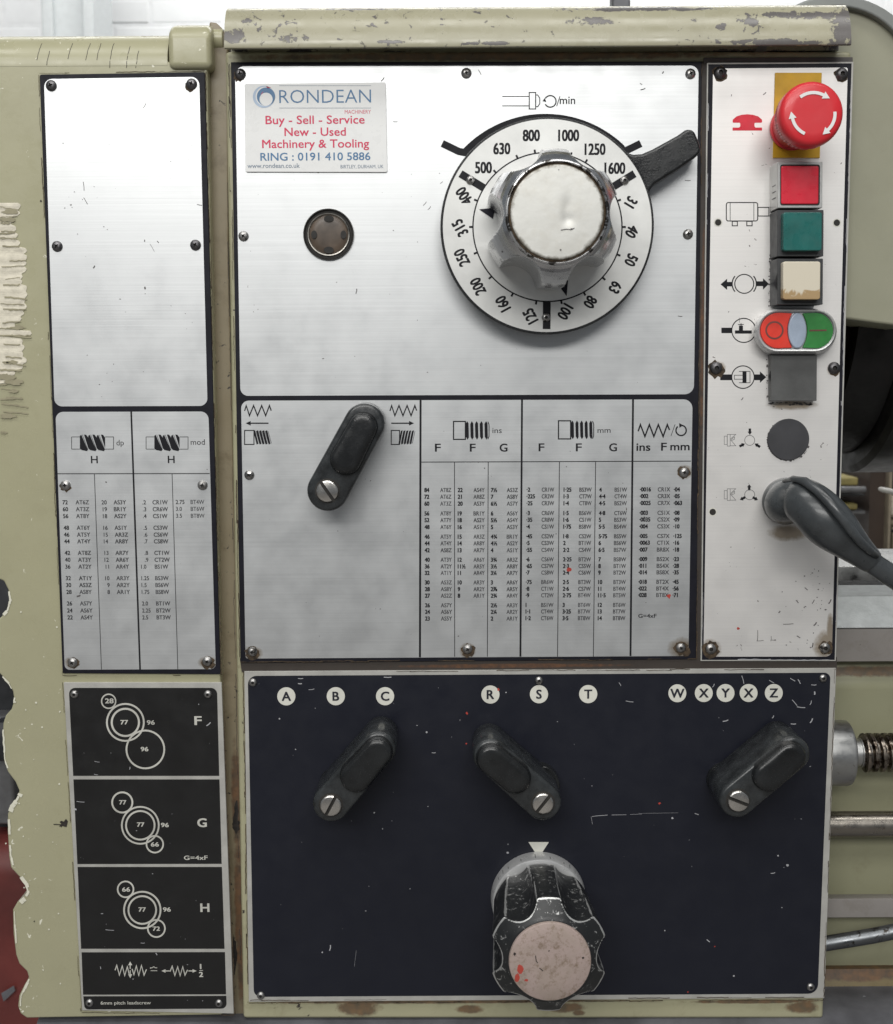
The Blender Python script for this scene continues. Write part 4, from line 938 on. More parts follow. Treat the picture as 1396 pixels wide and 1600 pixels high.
for i, v in enumerate(d3):
    if i < 8: a = q(589 + .043 * (ry2[i] - 577), ry2[i] + 11); text(TD, v, a[0], a[1], 6.3, xs=.92, bold=.008, align='R')
    else: a = q(562 + .022 * (ry2[i] - 951), ry2[i] + 11); text(TD, v, a[0], a[1], 6.3, xs=.88, bold=.008)
col2(628, d3c, FD, .90, .036)
for i, (a_, b_) in enumerate((('2.75', 'BT4W'), ('3.0', 'BT6W'), ('3.5', 'BT8W'))):
    a = q(763 + i, ry2[i] + 9); text(TD, a_, a[0], a[1], 6.3, xs=.9, bold=.008); a = q(849 + i, ry2[i] + 9); text(FD, b_, a[0], a[1], 6.3, xs=.88, bold=.008)
screws(dp, [(80.7, 134, 1), (300, 131.5, 1), (90, 385, 1), (306, 383, 1)], 'pozi', HD); screws(dp, [(103, 758), (317, 758), (114, 1035), (324.5, 1033)], 'pozi', HD)
grime_rings(dp, [(325, 1034, 10), (114, 1036, 9), (299, 134, 9), (103, 759, 8.6)], HD + .0002, M['grime'])
SD = Print(h2 + .0001)
for (x, y, l, a, wd) in ((131, 291, 14, 95, .9), (134, 314, 12, -60, .9), (111, 320, 3, 0, 1.5), (226, 165, 8, 60, .9), (147, 417, 5, 60, 1.6), (226.5, 450, 4, 95, 2.2), (166, 753, 2, 0, 2), (123, 931, 6, 20, 2.4), (238, 387, 14, -60, .5), (312, 320, 8, -10, .9), (226, 376, 3, 90, 1.2), (247, 378, 4, -50, 1.2)):
    dx, dy = math.cos(math.radians(a)) * l / 2, -math.sin(math.radians(a)) * l / 2
    SD.line([(x - dx, y - dy), (x + .5, y + .3), (x + dx, y + dy)], wd)
for i in range(34): blob(SD, random.uniform(95, 305), random.uniform(130, 620), random.uniform(.3, .8), .4, 6, random.uniform(.6, 2), 1)
SD.build('scratches', M['scratch_dk'], dp)

bp = MB().prism(XZ([(99.5, 1066.5), (346.5, 1066.5), (365.5, 1584), (128.5, 1579)], HD), HD, -.0005).build('gear_diagram_plate', M['silver_paint'], gc, bev=.0003, seg=1, label='black plate with gear train diagrams in a pale border')
q = lambda a, b: (90 + a / 2.9097, 1050 + b / 2.9097)
for quad, rad in (([(52, 72), (726, 72), (736, 472), (72, 472)], [10, 10, 0, 0]), ([(73, 488), (737, 488), (747, 872), (91, 873)], [0] * 4), ([(92, 886), (748, 886), (760, 1258), (108, 1258)], [0] * 4), ([(110, 1274), (762, 1273), (767, 1465), (117, 1467)], [0] * 4), ([(118, 1474), (768, 1472), (770, 1530), (124, 1534)], [0, 0, 9, 7])):
    pr = Print(HD + .0001); pr.wpoly(rounded(XZ([q(*p) for p in quad], HD), [r * mpp() for r in rad])); pr.build('black_field', M['black_plate'], bp)
TB = Print(HD + .0002)
for (x, y, r, wd) in ((233, 133, 32, 6), (309, 229, 84, 8), (309, 229, 62, 9), (400, 352, 86, 8), (295, 593, 46, 8), (377, 697, 84, 7.5), (377, 697, 65, 8), (443, 783, 38, 7), (310, 988, 36, 7), (386, 1082, 83, 8), (386, 1082, 63, 8), (450, 1166, 39, 7)):
    sym('gear_circle', M['silver_print'], bp, TB._h()).ring(*q(x, y), r / 2.91, wd / 2.91)
for s_, x0, x1, y, cap in (('28', 218, 255, 142, 22), ('77', 288, 321, 238, 20), ('96', 408, 442, 239, 20), ('96', 380, 413, 360, 20), ('77', 282, 313, 602, 20), ('77', 363, 395, 703, 20), ('96', 472, 506, 705, 20), ('66', 426, 461, 793, 20), ('66', 295, 330, 998, 20), ('77', 370, 402, 1089, 20), ('96', 481, 515, 1089, 20), ('72', 434, 466, 1176, 20),
                           ('F', 625, 655, 240, 40), ('G', 638, 678, 704, 40), ('H', 652, 690, 1090, 40), ('G=4xF', 576, 683, 854, 20), ('1', 649, 654, 1350, 24), ('2', 645, 662, 1386, 24)):
    word('lettering', M['silver_print'], bp, TB.h, s_, *q(x0, y), cap / 2.91, x1=q(x1, 0)[0], bold=.03 if len(s_) < 3 else .012)
word('lettering', M['silver_print'], bp, TB.h, '6mm pitch leadscrew', *q(197, 1512), 5.6, x1=q(425, 0)[0], bold=.01)
TB.line([q(645, 1357), q(662, 1357)], .9)
TB.line([q(*p) for p in ((262, 1356), (270, 1334), (282, 1378), (295, 1336), (306, 1380), (318, 1340), (326, 1372))], 1.6)
TB.line([q(*p) for p in ((340, 1350), (348, 1376), (359, 1336), (370, 1380), (382, 1334), (394, 1378), (405, 1352))], 1.6)
tinyarrow(TB, q(331, 1316), q(331, 1350), 3.2, .7); tinyarrow(TB, q(331, 1392), q(331, 1356), 3.2, .7)
TB.line([q(423, 1349), q(423, 1345), q(430, 1345), q(438, 1340), q(446, 1345), q(454, 1345)], 1.2); TB.line([q(424, 1358), q(454, 1358)], 1.1)
TB.line([q(*p) for p in ((512, 1362), (522, 1338), (534, 1380), (547, 1340), (558, 1381), (570, 1340), (580, 1378), (592, 1354))], 1.6)
tinyarrow(TB, q(473, 1359), q(510, 1359), 2.8, .8); tinyarrow(TB, q(633, 1359), q(596, 1359), 2.8, .8)
SB = Print(HD + .00018)
for (x, y, l, a, wd) in ((687, 237, 24, 40, 3), (105, 590, 36, -6, 1.5), (82, 624, 10, -20, 5), (238, 1173, 38, -4, 1.6), (329, 437, 12, 80, 2), (450, 1282, 12, -60, 2.5), (196, 1345, 12, -80, 2), (175, 466, 18, -10, 1.4), (388, 1232, 18, 0, 1.6), (203, 1098, 10, 0, 2), (180, 408, 24, -10, 1.2)):
    x, y = q(x, y); l /= 2.91; wd /= 2; dx, dy = math.cos(math.radians(a)) * l / 2, -math.sin(math.radians(a)) * l / 2
    SB.line([(x - dx, y - dy), (x + .4, y + .3), (x + dx, y + dy)], wd)
for i in range(25): blob(SB, *q(random.uniform(90, 740), random.uniform(90, 1500)), random.uniform(.25, .7), .4, 5, random.uniform(.7, 2), 1)
SB.build('scratches', M['scratch'], bp)
screws(bp, [(117, 1084.5), (325.3, 1084.5), (140.5, 1566.5), (342.5, 1567)], 'small', HD)

# ---- sight glass
g0 = P(514, 366.5, HP)
sg = MB().rev(g0, 'Y', [(.0002, 39 * mpp()), (.0022, 38.5 * mpp()), (.0024, 37 * mpp()), (.0006, 35.5 * mpp()), (.0006, 33 * mpp()), (.0016, 32 * mpp()), (.0015, 30.5 * mpp()), (.0003, 29.5 * mpp())], 64).build('sight_glass', M['glass_ring'], hs, smooth=35, label='round brown oil sight glass in a metal ring')
sg.data.materials.append(M['slot'])
for p in sg.data.polygons:
    rr = Vector((p.center.x, 0, p.center.z)).length
    if 34 * mpp() < rr < 38 * mpp() and len(p.vertices) == 4: p.material_index = 1
MB().rev((g0.x, g0.y - .0003, g0.z), 'Y', [(0, 29.4 * mpp()), (.0006, 28 * mpp()), (.0011, 20 * mpp()), (.0013, 8 * mpp())], 48).build('glass_disc', M['glass'], sg, smooth=60)
pr = Print(HP + .0022)
for a, b, sx, sy in ((0, -25, 1.2, .8), (23, 0, .7, 1), (-23, 0, .7, 1), (0, 24, 1.2, .8)): pr.poly([(514 + a + 6.5 * sx * math.cos(t * .4488), 366.5 + b + 6.5 * sy * math.sin(t * .4488)) for t in range(14)])
pr.build('retaining_notches', M['slot'], sg)

# ---- business sign (separate thing stuck on the plate)
hsn = HP + .0014
sgn = MB().prism(rounded(XZ([(382.5, 131), (603, 128.5), (605.5, 269), (384, 268.5)], hsn), 2.5 * mpp()), hsn, HP + .00025).build('business_sign', M['sign_white'], None, bev=.0002, seg=1)
tag(sgn, 'small white dealer sign with pink and blue lettering on the aluminium plate', 'sign')
q = lambda a, b: (330 + a / 3.989, b / 3.989)
SB1, SB2, SB3, SB4 = Print(hsn + .0001), Print(hsn + .0001), Print(hsn + .0001), Print(hsn + .0001)
sw = lambda mt_, *a, **k: word('lettering', M[mt_], sgn, SB1.h, *a, **k)
sw('ink_blue', 'RONDEAN', *q(426, 643), 19.4, x1=q(998, 0)[0], bold=-.008)
SB3.line([q(425, 534), q(998, 534)], .6); SB3.line([q(425, 673), q(998, 673)], .6)
sw('ink_pink', 'MACHINERY', *q(834, 709), 5.6, x1=q(997, 0)[0], bold=-.005)
for s_, x0, x1, y, cap in (('Buy - Sell - Service', 341, 957, 773, 12), ('New - Used', 459, 840, 847, 12), ('Machinery & Tooling', 320, 985, 922, 12)):
    sw('ink_pink', s_, *q(x0, y), cap, x1=q(x1, 0)[0], bold=.012)
sw('ink_blue', 'RING : 0191 410 5886', *q(309, 1001), 11.3, x1=q(993, 0)[0], bold=.012)
sw('ink_grey', 'www.rondean.co.uk', *q(228, 1047), 6.6, x1=q(553, 0)[0], bold=.008); sw('ink_grey', 'BIRTLEY, DURHAM, UK', *q(808, 1049), 5.0, x1=q(1075, 0)[0], bold=.005)
# swirl logo: crescents
def crescent(pr, cx, cy, ro_, ix, iy, ri_, n=40):
    o1 = [(cx + ro_ * math.cos(2 * math.pi * i / n), cy + ro_ * math.sin(2 * math.pi * i / n)) for i in range(n)]
    i1 = [(ix + ri_ * math.cos(2 * math.pi * i / n), iy + ri_ * math.sin(2 * math.pi * i / n)) for i in range(n)]
    hh = pr._h()
    for i in range(n):
        j = (i + 1) % n; pr.m.add([P(*o1[i], hh), P(*o1[j], hh), P(*i1[j], hh), P(*i1[i], hh)], [(0, 1, 2, 3)])
crescent(SB4, *q(330, 603), 17.3, *q(338, 600), 15.2)
crescent(SB1, *q(343, 602), 14.3, *q(343, 618), 10.3)
SB2.poly([q(343, 535), q(375, 547), q(352, 551)]); SB2.line([q(312, 588), q(325, 572)], .8)
# ---- emergency stop
yl = MB().prism(XZ([(1211.5, 113.5), (1284.5, 113.5), (1281.5, 246.5), (1208, 246.5)], HP + .0012), HP + .0012, HP + .0002).build('backing_plate', M['yellow'], hs, bev=.0002, seg=1, label='ochre yellow rectangle behind the emergency stop')
ec = P(1270, 177, .050); ebase = (ec.x, -(HP + .0012), ec.z)
k5 = mpp(.05)
es = MB().rev((ec.x, 0, ec.z), 'Y', [(.003, .0148), (.006, .0150), (.0062, .0138), (.018, .0138), (.022, .0146), (.030, .0150), (.034, .0160)], 72).build('emergency_stop_button', M['red_side'], hs, smooth=35, label='red mushroom emergency stop with white rotation arrows')
RC = 49 * k5
MB().rev((ec.x, 0, ec.z), 'Y', [(.032, RC * .90), (.034, RC * .965), (.0395, RC * .985), (.0415, RC)], 144, rf=lambda a, k: 1 + (.012 if int(a / (2 * math.pi) * 144) % 2 else -.012) if k in (1, 2) else 1, cap1=False).build('knurled_edge', M['red_side'], es, smooth=20)
MB().rev((ec.x, 0, ec.z), 'Y', [(.0415, RC), (.0445, RC), (.0475, RC * .975), (.0492, RC * .92), (.0500, RC * .84), (.0502, RC * .6), (.0500, RC * .25)], 96, cap0=False).build('mushroom_cap', M['red'], es, smooth=50)
he = .0505
AR = Print(he); cxp, cyp = 1270, 177
q = lambda a, b: (1080 + a / 4, b / 4)
for a0, a1 in ((128, 62), (6, -48), (246, 192)):
    R_ = 33.5; n = 14
    AR.line([(cxp + 1.5 + R_ * math.cos(math.radians(a0 + (a1 - a0) * i / n)), cyp + 1 - R_ * math.sin(math.radians(a0 + (a1 - a0) * i / n))) for i in range(n + 1)], 5)
    te = math.radians(a1); tx, ty = cxp + 1.5 + R_ * math.cos(te), cyp + 1 - R_ * math.sin(te); d = Vector((math.sin(te), math.cos(te))); nn = Vector((math.cos(te), -math.sin(te)))
    AR.poly([(tx + d.x * 11, ty + d.y * 11), (tx + nn.x * 6.2, ty + nn.y * 6.2), (tx - nn.x * 6.2, ty - nn.y * 6.2)])
AR.build('white_arrows', M['sign_white'], es)

# ---- square push buttons
def button(name, face, hb, label, hmat, lens=None, lmat=None, hl=None, lens_name='lens', chevron=False, side=None):
    root = MB().prism(rounded(XZ(face, hb), 1.2 * mpp(), 3), hb, HP + .0002).build(name, hmat, hs, bev=.0004, seg=2, label=label)
    if lens: 
        MB().prism(rounded(XZ(lens, hl), 3.5 * mpp(), 4), hl, hb - .0005).build(lens_name, lmat, root, bev=.0006, seg=3)
    return root
def quad(x0, y0, x1, y1, s_=-.02): return [(x0, y0), (x1, y0), (x1 - .5, y1), (x0 - .0, y1)]
br = button('push_button', quad(1215.5, 252.5, 1285.7, 325), .022, 'square red push button in a silver bezel', M['bezel'])
pr = Print(.0221); pr.wpoly(rounded(XZ(quad(1219.3, 257, 1281.7, 321), .0221), 3.5 * mpp(), 4)); pr.build('lens_gap', M['slot'], br)
MB().prism(rounded(XZ(quad(1221, 259, 1280, 319), .0228), 3 * mpp(), 4), .0228, .0205).build('lens', M['lens_red'], br, bev=.0008, seg=3)
# engraved ticks on the bezel's left side
tk = MB()
for i in range(5):
    z = P(1215, 268 + 10 * i, .02).z; xx = P(1215.5, 290, .022).x
    tk.box(xx - .00012, xx + .0004, -.017, -.0085, z - .00025, z + .00025)
tk.build('side_ticks', M['dark_disc'], br)
bg = button('push_button', quad(1215, 328, 1287.5, 400.5), .021, 'square dark green push button', M['housing'], quad(1224.5, 331.5, 1285, 391.5), M['lens_green'], .027)
bw = button('push_button', quad(1215, 404, 1286.5, 476), .021, 'square stained cream push button', M['housing'], quad(1224, 408.5, 1282.5, 468), M['lens_amber'], .027)
pr = MB(); a = P(1215, 441, .021); xx = a.x; z = a.z
pr.add([(xx - .0003, -.020, z + .0052), (xx - .0003, -.020, z - .0052), (xx - .0003, -.0120, z)], [(0, 1, 2)]); pr.build('side_arrow', M['black_print'], bw)
bb = button('blanking_plate', quad(1205, 554.5, 1277, 626.5), .0095, 'plain square grey blanking cap', M['blank'])
pr = MB(); a = P(1205, 588, .0095); pr.add([(a.x - .0003, -.0090, a.z + .004), (a.x - .0003, -.0090, a.z - .004), (a.x - .0003, -.0035, a.z)], [(0, 1, 2)]); pr.build('side_arrow', M['black_print'], bb)
# twin oval button
ho = .017
def stad(x0, x1, yc, r, h, n=16): return capsule(P(x0 + r, yc, h).xz, P(x1 - r, yc, h).xz, r * mpp(h), None, n)
ov = MB(); lay = [(HP + .0002, 1180 + 1, 1304, 519.5, 36.5), (.004, 1178.5, 1307, 519, 36), (.011, 1179, 1307.5, 517.8, 34.5), (.0155, 1183, 1307, 517, 32.5), (.0165, 1185, 1305.5, 516.7, 31), (.0160, 1187.5, 1303.8, 516.5, 29.2), (.0135, 1188, 1303, 516.5, 28.8)]
LL = [[(a, -h_, b) for a, b in stad(x0, x1, yc, r, h_)] for h_, x0, x1, yc, r in lay]
n = len(LL[0]); vs = [v for l in LL for v in l]
ov.add(vs, [(k * n + i, k * n + (i + 1) % n, (k + 1) * n + (i + 1) % n, (k + 1) * n + i) for k in range(len(LL) - 1) for i in range(n)] + [tuple(range(n)), tuple(range((len(LL) - 1) * n, len(LL) * n))])
ovo = ov.build('twin_button', M['ovalring'], hs, smooth=50, label='oval twin button, red half and green half in a silver ring')
def halfst(x0, x1, yc, r, side):
    pts = []
    if side < 0:
        c = x0 + r; pts = [(c + r * math.cos(math.radians(t)), yc - r * math.sin(math.radians(t))) for t in range(90, 271, 10)]
        pts += [(x1 + 9 * (abs(t) / 28.0) ** 2 - 0, yc + 28 * 1.0 * (-t / 28.0) * -1 * -1) for t in range(-28, 29, 7)][::1] if 0 else [(x1 - 0 + 7.5 * (t / 27.0) ** 2, yc - t) for t in range(-27, 28, 6)]
    else:
        c = x1 - r; pts = [(c + r * math.cos(math.radians(t)), yc - r * math.sin(math.radians(t))) for t in range(-90, 91, 10)]
        pts += [(x0 - 7.5 * (t / 27.0) ** 2, yc - t) for t in range(27, -28, -6)]
    return pts
hb_ = .0152
MB().prism(XZ(halfst(1188.8, 1231, 516.5, 28, -1), hb_), hb_, .012).build('red_half', M['btn_red'], ovo, bev=.0006, seg=2)
MB().prism(XZ(halfst(1262, 1302.6, 516.5, 28, 1), hb_), hb_, .012).build('green_half', M['btn_green'], ovo, bev=.0006, seg=2)
alm = [(1246.5 + 14.3 * math.cos(t) , 516.5 + 28 * math.sin(t) * (1 if abs(math.sin(t)) < .99 else .98)) for t in [2 * math.pi * i / 32 for i in range(32)]]
MB().prism(XZ(alm, .0162), .0162, .012).build('indicator_lens', M['btn_blue'], ovo, bev=.0010, seg=3)
pr = Print(hb_ + .0001); pr.ring(1210.5, 516, 13, 2.6); pr.line([(1265, 516.5), (1292, 516)], 2.4); pr.build('button_symbols', plain('worn_symbol', (.16, .05, .04), .5), ovo)
# plug disc and cable
c = P(1232.5, 687, .0030); MB().rev((c.x, 0, c.z), 'Y', [(HP + .0002, 32.5 * mpp()), (.0024, 32.5 * mpp()), (.0030, 31.5 * mpp())], 64).build('hole_plug', M['dark_disc'], hs, smooth=35, label='flat charcoal disc plugging a hole')
cb = empty('cable', P(1228, 783, HP), 'dark grey rubber sleeve and cable leaving the tall plate and drooping to the right', 'cable')
path = [(1229, 788, .0025, 33), (1229, 786, .010, 35), (1229, 783, .020, 36.5), (1233, 780, .032, 37), (1242, 779, .042, 37.5), (1254, 782, .048, 37.5), (1266, 789, .052, 38), (1278, 800, .056, 39.5), (1290, 813, .058, 40.5), (1303, 826, .059, 38.5), (1316, 837, .059, 34.5), (1330, 850, .058, 29), (1345, 863, .057, 24), (1360, 876, .056, 20.5), (1366, 881, .0558, 19.8)]
MB().tube([P(x, y, hh) for x, y, hh, r in path], [r * mpp(hh) for x, y, hh, r in path], 40, .92).build('rubber_sleeve', M['rubber'], cb, smooth=180, sub=1)
path = [(1350, 868, .0565, 15), (1364, 880, .056, 17), (1380, 891, .0555, 17.5), (1400, 904, .055, 17.5), (1430, 925, .053, 17.5), (1480, 975, .05, 17.5), (1530, 1050, .048, 17.5), (1570, 1150, .046, 17.5), (1600, 1300, .044, 17.5), (1610, 1500, .042, 17.5), (1600, 2300, .04, 17.5)]
MB().tube([P(x, y, hh) for x, y, hh, r in path], [r * mpp(hh) for x, y, hh, r in path], 32).build('cable_jacket', M['rubber'], cb, smooth=180)
# folded seam of rubber wrapped over the sleeve
path = [(1225, 752, .036, 3), (1240, 748, .050, 5), (1258, 752, .060, 7), (1278, 766, .068, 8), (1296, 784, .075, 8), (1314, 806, .078, 8), (1330, 828, .078, 7.5), (1344, 846, .073, 7), (1360, 861, .068, 6), (1371, 869, .064, 5)]
MB().tube([P(x, y, hh) for x, y, hh, r in path], [r * mpp(hh) * 1.0 for x, y, hh, r in path], 20, .8).build('folded_seam', M['rubber'], cb, smooth=180)
c = P(1228, 783, .0025); MB().rev((c.x, 0, c.z), 'Y', [(HP + .0002, 37 * mpp()), (.004, 37 * mpp()), (.006, 35.5 * mpp()), (.0065, 33 * mpp())], 48).build('gland_ring', M['rubber'], cb, smooth=40)

# ---- speed dial
hd = .025; dc = P(855.5, 354, hd)
dial = MB().rev((dc.x, 0, dc.z), 'Y', [(.004, 156 * mpp(hd)), (.0045, 162 * mpp(hd)), (hd - .002, 164 * mpp(hd)), (hd - .0005, 163.5 * mpp(hd)), (hd, 162.5 * mpp(hd))], 128).build('speed_dial', M['black_plastic'], hs, smooth=40, label='large round speed dial with white number ring')
arm = XZ([(960, 225), (974, 236), (990, 241), (1004, 240), (1020, 233), (1060, 211), (1071, 203), (1078, 201), (1086, 205), (1093, 222), (1096, 232), (1094, 239), (1088, 245), (1064, 262), (1037, 279), (1024, 287), (1017, 296), (1013, 310), (1012, 330), (990, 320)], hd - .0006)
MB().prism(arm, hd - .0006, .004).build('dial_handle', M['black_plastic'], dial, bev=.0035, seg=4)
RG = Print(hd + .0001); k = mpp(hd)
def circ(r, n=96): return [(dc.x + r * k * math.cos(2 * math.pi * i / n), dc.z + r * k * math.sin(2 * math.pi * i / n)) for i in range(n)]
RG.wpoly(circ(160, 128)); RG.build('number_ring', M['dial_white'], dial)
TDl = Print(hd + .00018)
TDl.ring(855.8, 354.6, 116.5, 2.1, n=96)
ticks = {500: 133.5, 630: 113.5, 800: 99.5, 1000: 72, 1250: 59.5, 1600: 40, 31: 20.5, 40: 0, 50: -21.5, 63: -42.5, 80: -61, 100: -79.5, 125: -98.5, 160: -117.5, 200: -138.5, 250: -160, 315: -180, 400: 159.5}
for v, a in ticks.items():
    ra = math.radians(a); TDl.line([(855.8 + r * math.cos(ra), 354.6 - r * math.sin(ra)) for r in (115.5, 122.5)], 3.1)
for a in (148.5, 31.5, -90.5):
    ra = math.radians(a); TDl.line([(855.8 + r * math.cos(ra), 354.6 - r * math.sin(ra)) for r in (116, 159.5)], 12)
q = lambda a, b: (660 + a / 3.102, 100 + b / 3.102)
for s_, x, y, rot in (('500', 297, 502, 0), ('630', 386, 410, 0), ('800', 529, 346, 0), ('1000', 710, 346, 0), ('1250', 838, 413, 0), ('1600', 934, 505, 0),
        ('31', 1012, 670, -121), ('40', 1017, 812, -121), ('50', 1013, 951, -116), ('63', 936, 1083, -119), ('80', 815, 1154, -120), ('100', 693, 1201, -120),
        ('125', 524, 1222, 118), ('160', 391, 1162, 118), ('200', 270, 1078, 116), ('250', 192, 938, 116), ('315', 183, 794, 119), ('400', 203, 640, 123)):
    word('dial_number', M['dark_print'], dial, TDl.h, s_, *q(x, y), 16.2, xs=.73, align='C', rot=math.radians(rot), bold=.03)
screws(dial, [(735.5, 281.5), (976, 282), (853.5, 496)], 'small', hd + .0002)
Print(hd + .0005).poly([(749, 327), (774.5, 324.5), (770.5, 342)]).build('pointer', M['black_print'], dial); Print(hd + .0005).poly([(885.7, 462.8), (873, 445.8), (878.6, 439.7), (888, 437.5)]).build('pointer', M['black_print'], dial)

# ---- fluted knobs
def knob(name, hb, front_px, hfr, prof, nl, c_, rc, phase, mat, label, seg=240, layers=64):
    """turned body (height fraction, radius) cut by nl round flutes whose centres lie c_ from the axis; the axis is square to the panel"""
    f = P(*front_px, hfr); H = hfr - hb
    def pr_at(t):
        for (t0, r0), (t1, r1) in zip(prof, prof[1:]):
            if t0 <= t <= t1: return r0 + (r1 - r0) * (t - t0) / max(1e-9, t1 - t0)
        return prof[-1][1]
    ts = sorted(set([p[0] for p in prof] + [i / layers * .78 for i in range(0, layers // 3)] + [.76 + .24 * i / layers for i in range(layers + 1)]))
    vs = []; edge = []
    for t in ts:
        R_ = pr_at(t)
        for i in range(seg):
            a = 2 * math.pi * i / seg; phi = ((a - phase) + math.pi / nl) % (2 * math.pi / nl) - math.pi / nl
            s2 = rc * rc - (c_ * math.sin(phi)) ** 2
            cut = c_ * math.cos(phi) - math.sqrt(s2) if s2 > 0 else 1.0
            r = min(R_, cut)
            # distance to the flute's edge, and to the shoulder
            e = math.exp(-((R_ - cut) / .0007) ** 2) if cut < .9 else 0
            if abs(t - prof[-4][0]) < .02 and r >= R_ - 1e-6 and len(prof) > 4: e = max(e, .9 * math.exp(-((t - prof[-4][0]) / .009) ** 2))
            vs.append((f.x + r * math.cos(a), -(hb + H * t), f.z + r * math.sin(a))); edge.append(e)
    mb = MB(); L = len(ts)
    mb.add(vs, [(k * seg + i, k * seg + (i + 1) % seg, (k + 1) * seg + (i + 1) % seg, (k + 1) * seg + i) for k in range(L - 1) for i in range(seg)] + [tuple(range(seg)), tuple(range((L - 1) * seg, L * seg))])
    o = mb.build(name, mat, hs, smooth=28, label=label)
    at = o.data.attributes.new('edge_wear', 'FLOAT', 'POINT')
    for i, e in enumerate(edge): at.data[i].value = e
    return o
kb = knob('speed_knob', hd + .0002, (870.6, 332), .0962, [(0, .0400), (.04, .0415), (.3, .0420), (.55, .0420), (.66, .0414), (.74, .0404), (.82, .0388), (.88, .0370), (.93, .0350), (.965, .0333), (.985, .0320), (.995, .0312), (1.0, .0305)],
    6, .0475, .0158, 0.0, M['chrome'], 'large fluted chrome knob on the speed dial')
fc = P(871, 331.5, .0985)
MB().rev((fc.x, 0, fc.z), 'Y', [(.0955, .0308), (.0975, .0312), (.0984, .0310), (.0990, .0303), (.0991, .0298), (.0986, .0292), (.0972, .0289)], 128, cap0=False, cap1=False).build('rim_ring', M['chrome_rim'], kb, smooth=50)
MB().rev((fc.x, 0, fc.z), 'Y', [(.0960, .0292), (.0970, .0290), (.0974, .0284)], 96).build('rim_shadow_ring', M['grime'], kb, smooth=35)  # grime ring that also paints in the shadow between rim and disc cap
cap = MB(); prof = [(.0975, .0279), (.0984, .0277), (.0986, .0270)] + [(.0986 + .0003 * (1 - (r / .027) ** 2), r) for r in (.024, .020, .015, .010, .005, .001)]
prof = prof[:3] + [(.0986 + .0003 * (1 - (r / .027) ** 2), r) for r in [.0265 - .001 * i for i in range(26)] + [.0003]]; cap.rev((fc.x, 0, fc.z), 'Y', prof, 96)
dn = P(888, 343, .0986); dn2 = P(886, 325, .0986)
for v in cap.v:
    d = math.hypot(v.x - dn.x, (v.z - dn.z) * 1.0)
    if v.y < -.098: v.y += .0005 * math.exp(-(d / .0035) ** 2) + .0004 * math.exp(-(((v.x - dn2.x) / .003) ** 2 + ((v.z - dn2.z) / .006) ** 2))
cap.build('disc_cap', M['disc_cap'], kb, smooth=60)
sc_ = Print(.0992); q = lambda a, b: (660 + a / 3.102, 100 + b / 3.102)
sc_.line([q(672, 805), q(700, 800), q(722, 803), q(738, 795)], 1.2); blob(sc_, *q(725, 799), 1.6, .4, 9, 1.8, .6); blob(sc_, *q(671, 901), 1.2, .4, 7); blob(sc_, *q(662, 512), .8, .4, 7)
sc_.build('dent_mark', M['scratch_dk'], kb)

# lower knob: graduated skirt and black fluted grip
sk = P(843.2, 1413.5, .0145)
skn = MB().rev((sk.x, 0, sk.z), 'Y', [(HP + .0004, .0338), (.0130, .0332), (.0140, .0326), (.0143, .0315), (.0143, .0270)], 96).build('selector_skirt', M['ovalring'], hs, smooth=35, label='satin graduated skirt behind the lower black knob')
tk = MB()
for i in range(40):
    a = math.radians(4.5 + i * 9); L = .006 if i % 5 == 0 else .0035
    if i % 2 and i % 5: continue
    r_ = .03345; ca, sa = math.cos(a), math.sin(a); w2 = .00018
    tk.add([(sk.x + r_ * ca - w2 * sa, -.012, sk.z + r_ * sa + w2 * ca), (sk.x + r_ * ca + w2 * sa, -.012, sk.z + r_ * sa - w2 * ca), (sk.x + (r_ + .0002) * ca + w2 * sa, -.012 + L, sk.z + (r_ + .0002) * sa - w2 * ca), (sk.x + (r_ + .0002) * ca - w2 * sa, -.012 + L, sk.z + (r_ + .0002) * sa + w2 * ca)], [(0, 1, 2, 3)])
tk.build('graduations', M['dark_print'], skn)
kn = knob('selector_knob', .0152, (859.5, 1501), .0905, [(0, .0338), (.04, .0344), (.885, .0388), (.985, .0288), (.992, .0276), (1.0, .0270)],
    6, .0458, .0152, 0.0, M['knob_black'], 'large worn black fluted knob with a dirty pinkish end disc')
fc = P(859.5, 1501, .0905)
MB().rev((fc.x, 0, fc.z), 'Y', [(.088, .0266), (.0910, .0266), (.0922, .0262), (.0925, .0256), (.0925, .012)], 96).build('disc_cap', M['pink'], kn, smooth=35)
sc_ = Print(.0927); q = lambda a, b: (700 + a / 2.807, 1030 + b / 2.807)
sc_.line([q(385, 1300), q(388, 1325), q(395, 1332)], 1.2); sc_.line([q(402, 1355), q(418, 1367)], 1.3); blob(sc_, *q(444, 1280), 1.2, .4, 8); blob(sc_, *q(293, 1293), 2.2, .4, 9); blob(sc_, *q(593, 1310), 1.8, .4, 9)
sc_.build('dent_marks', M['grime_dk'], kn)

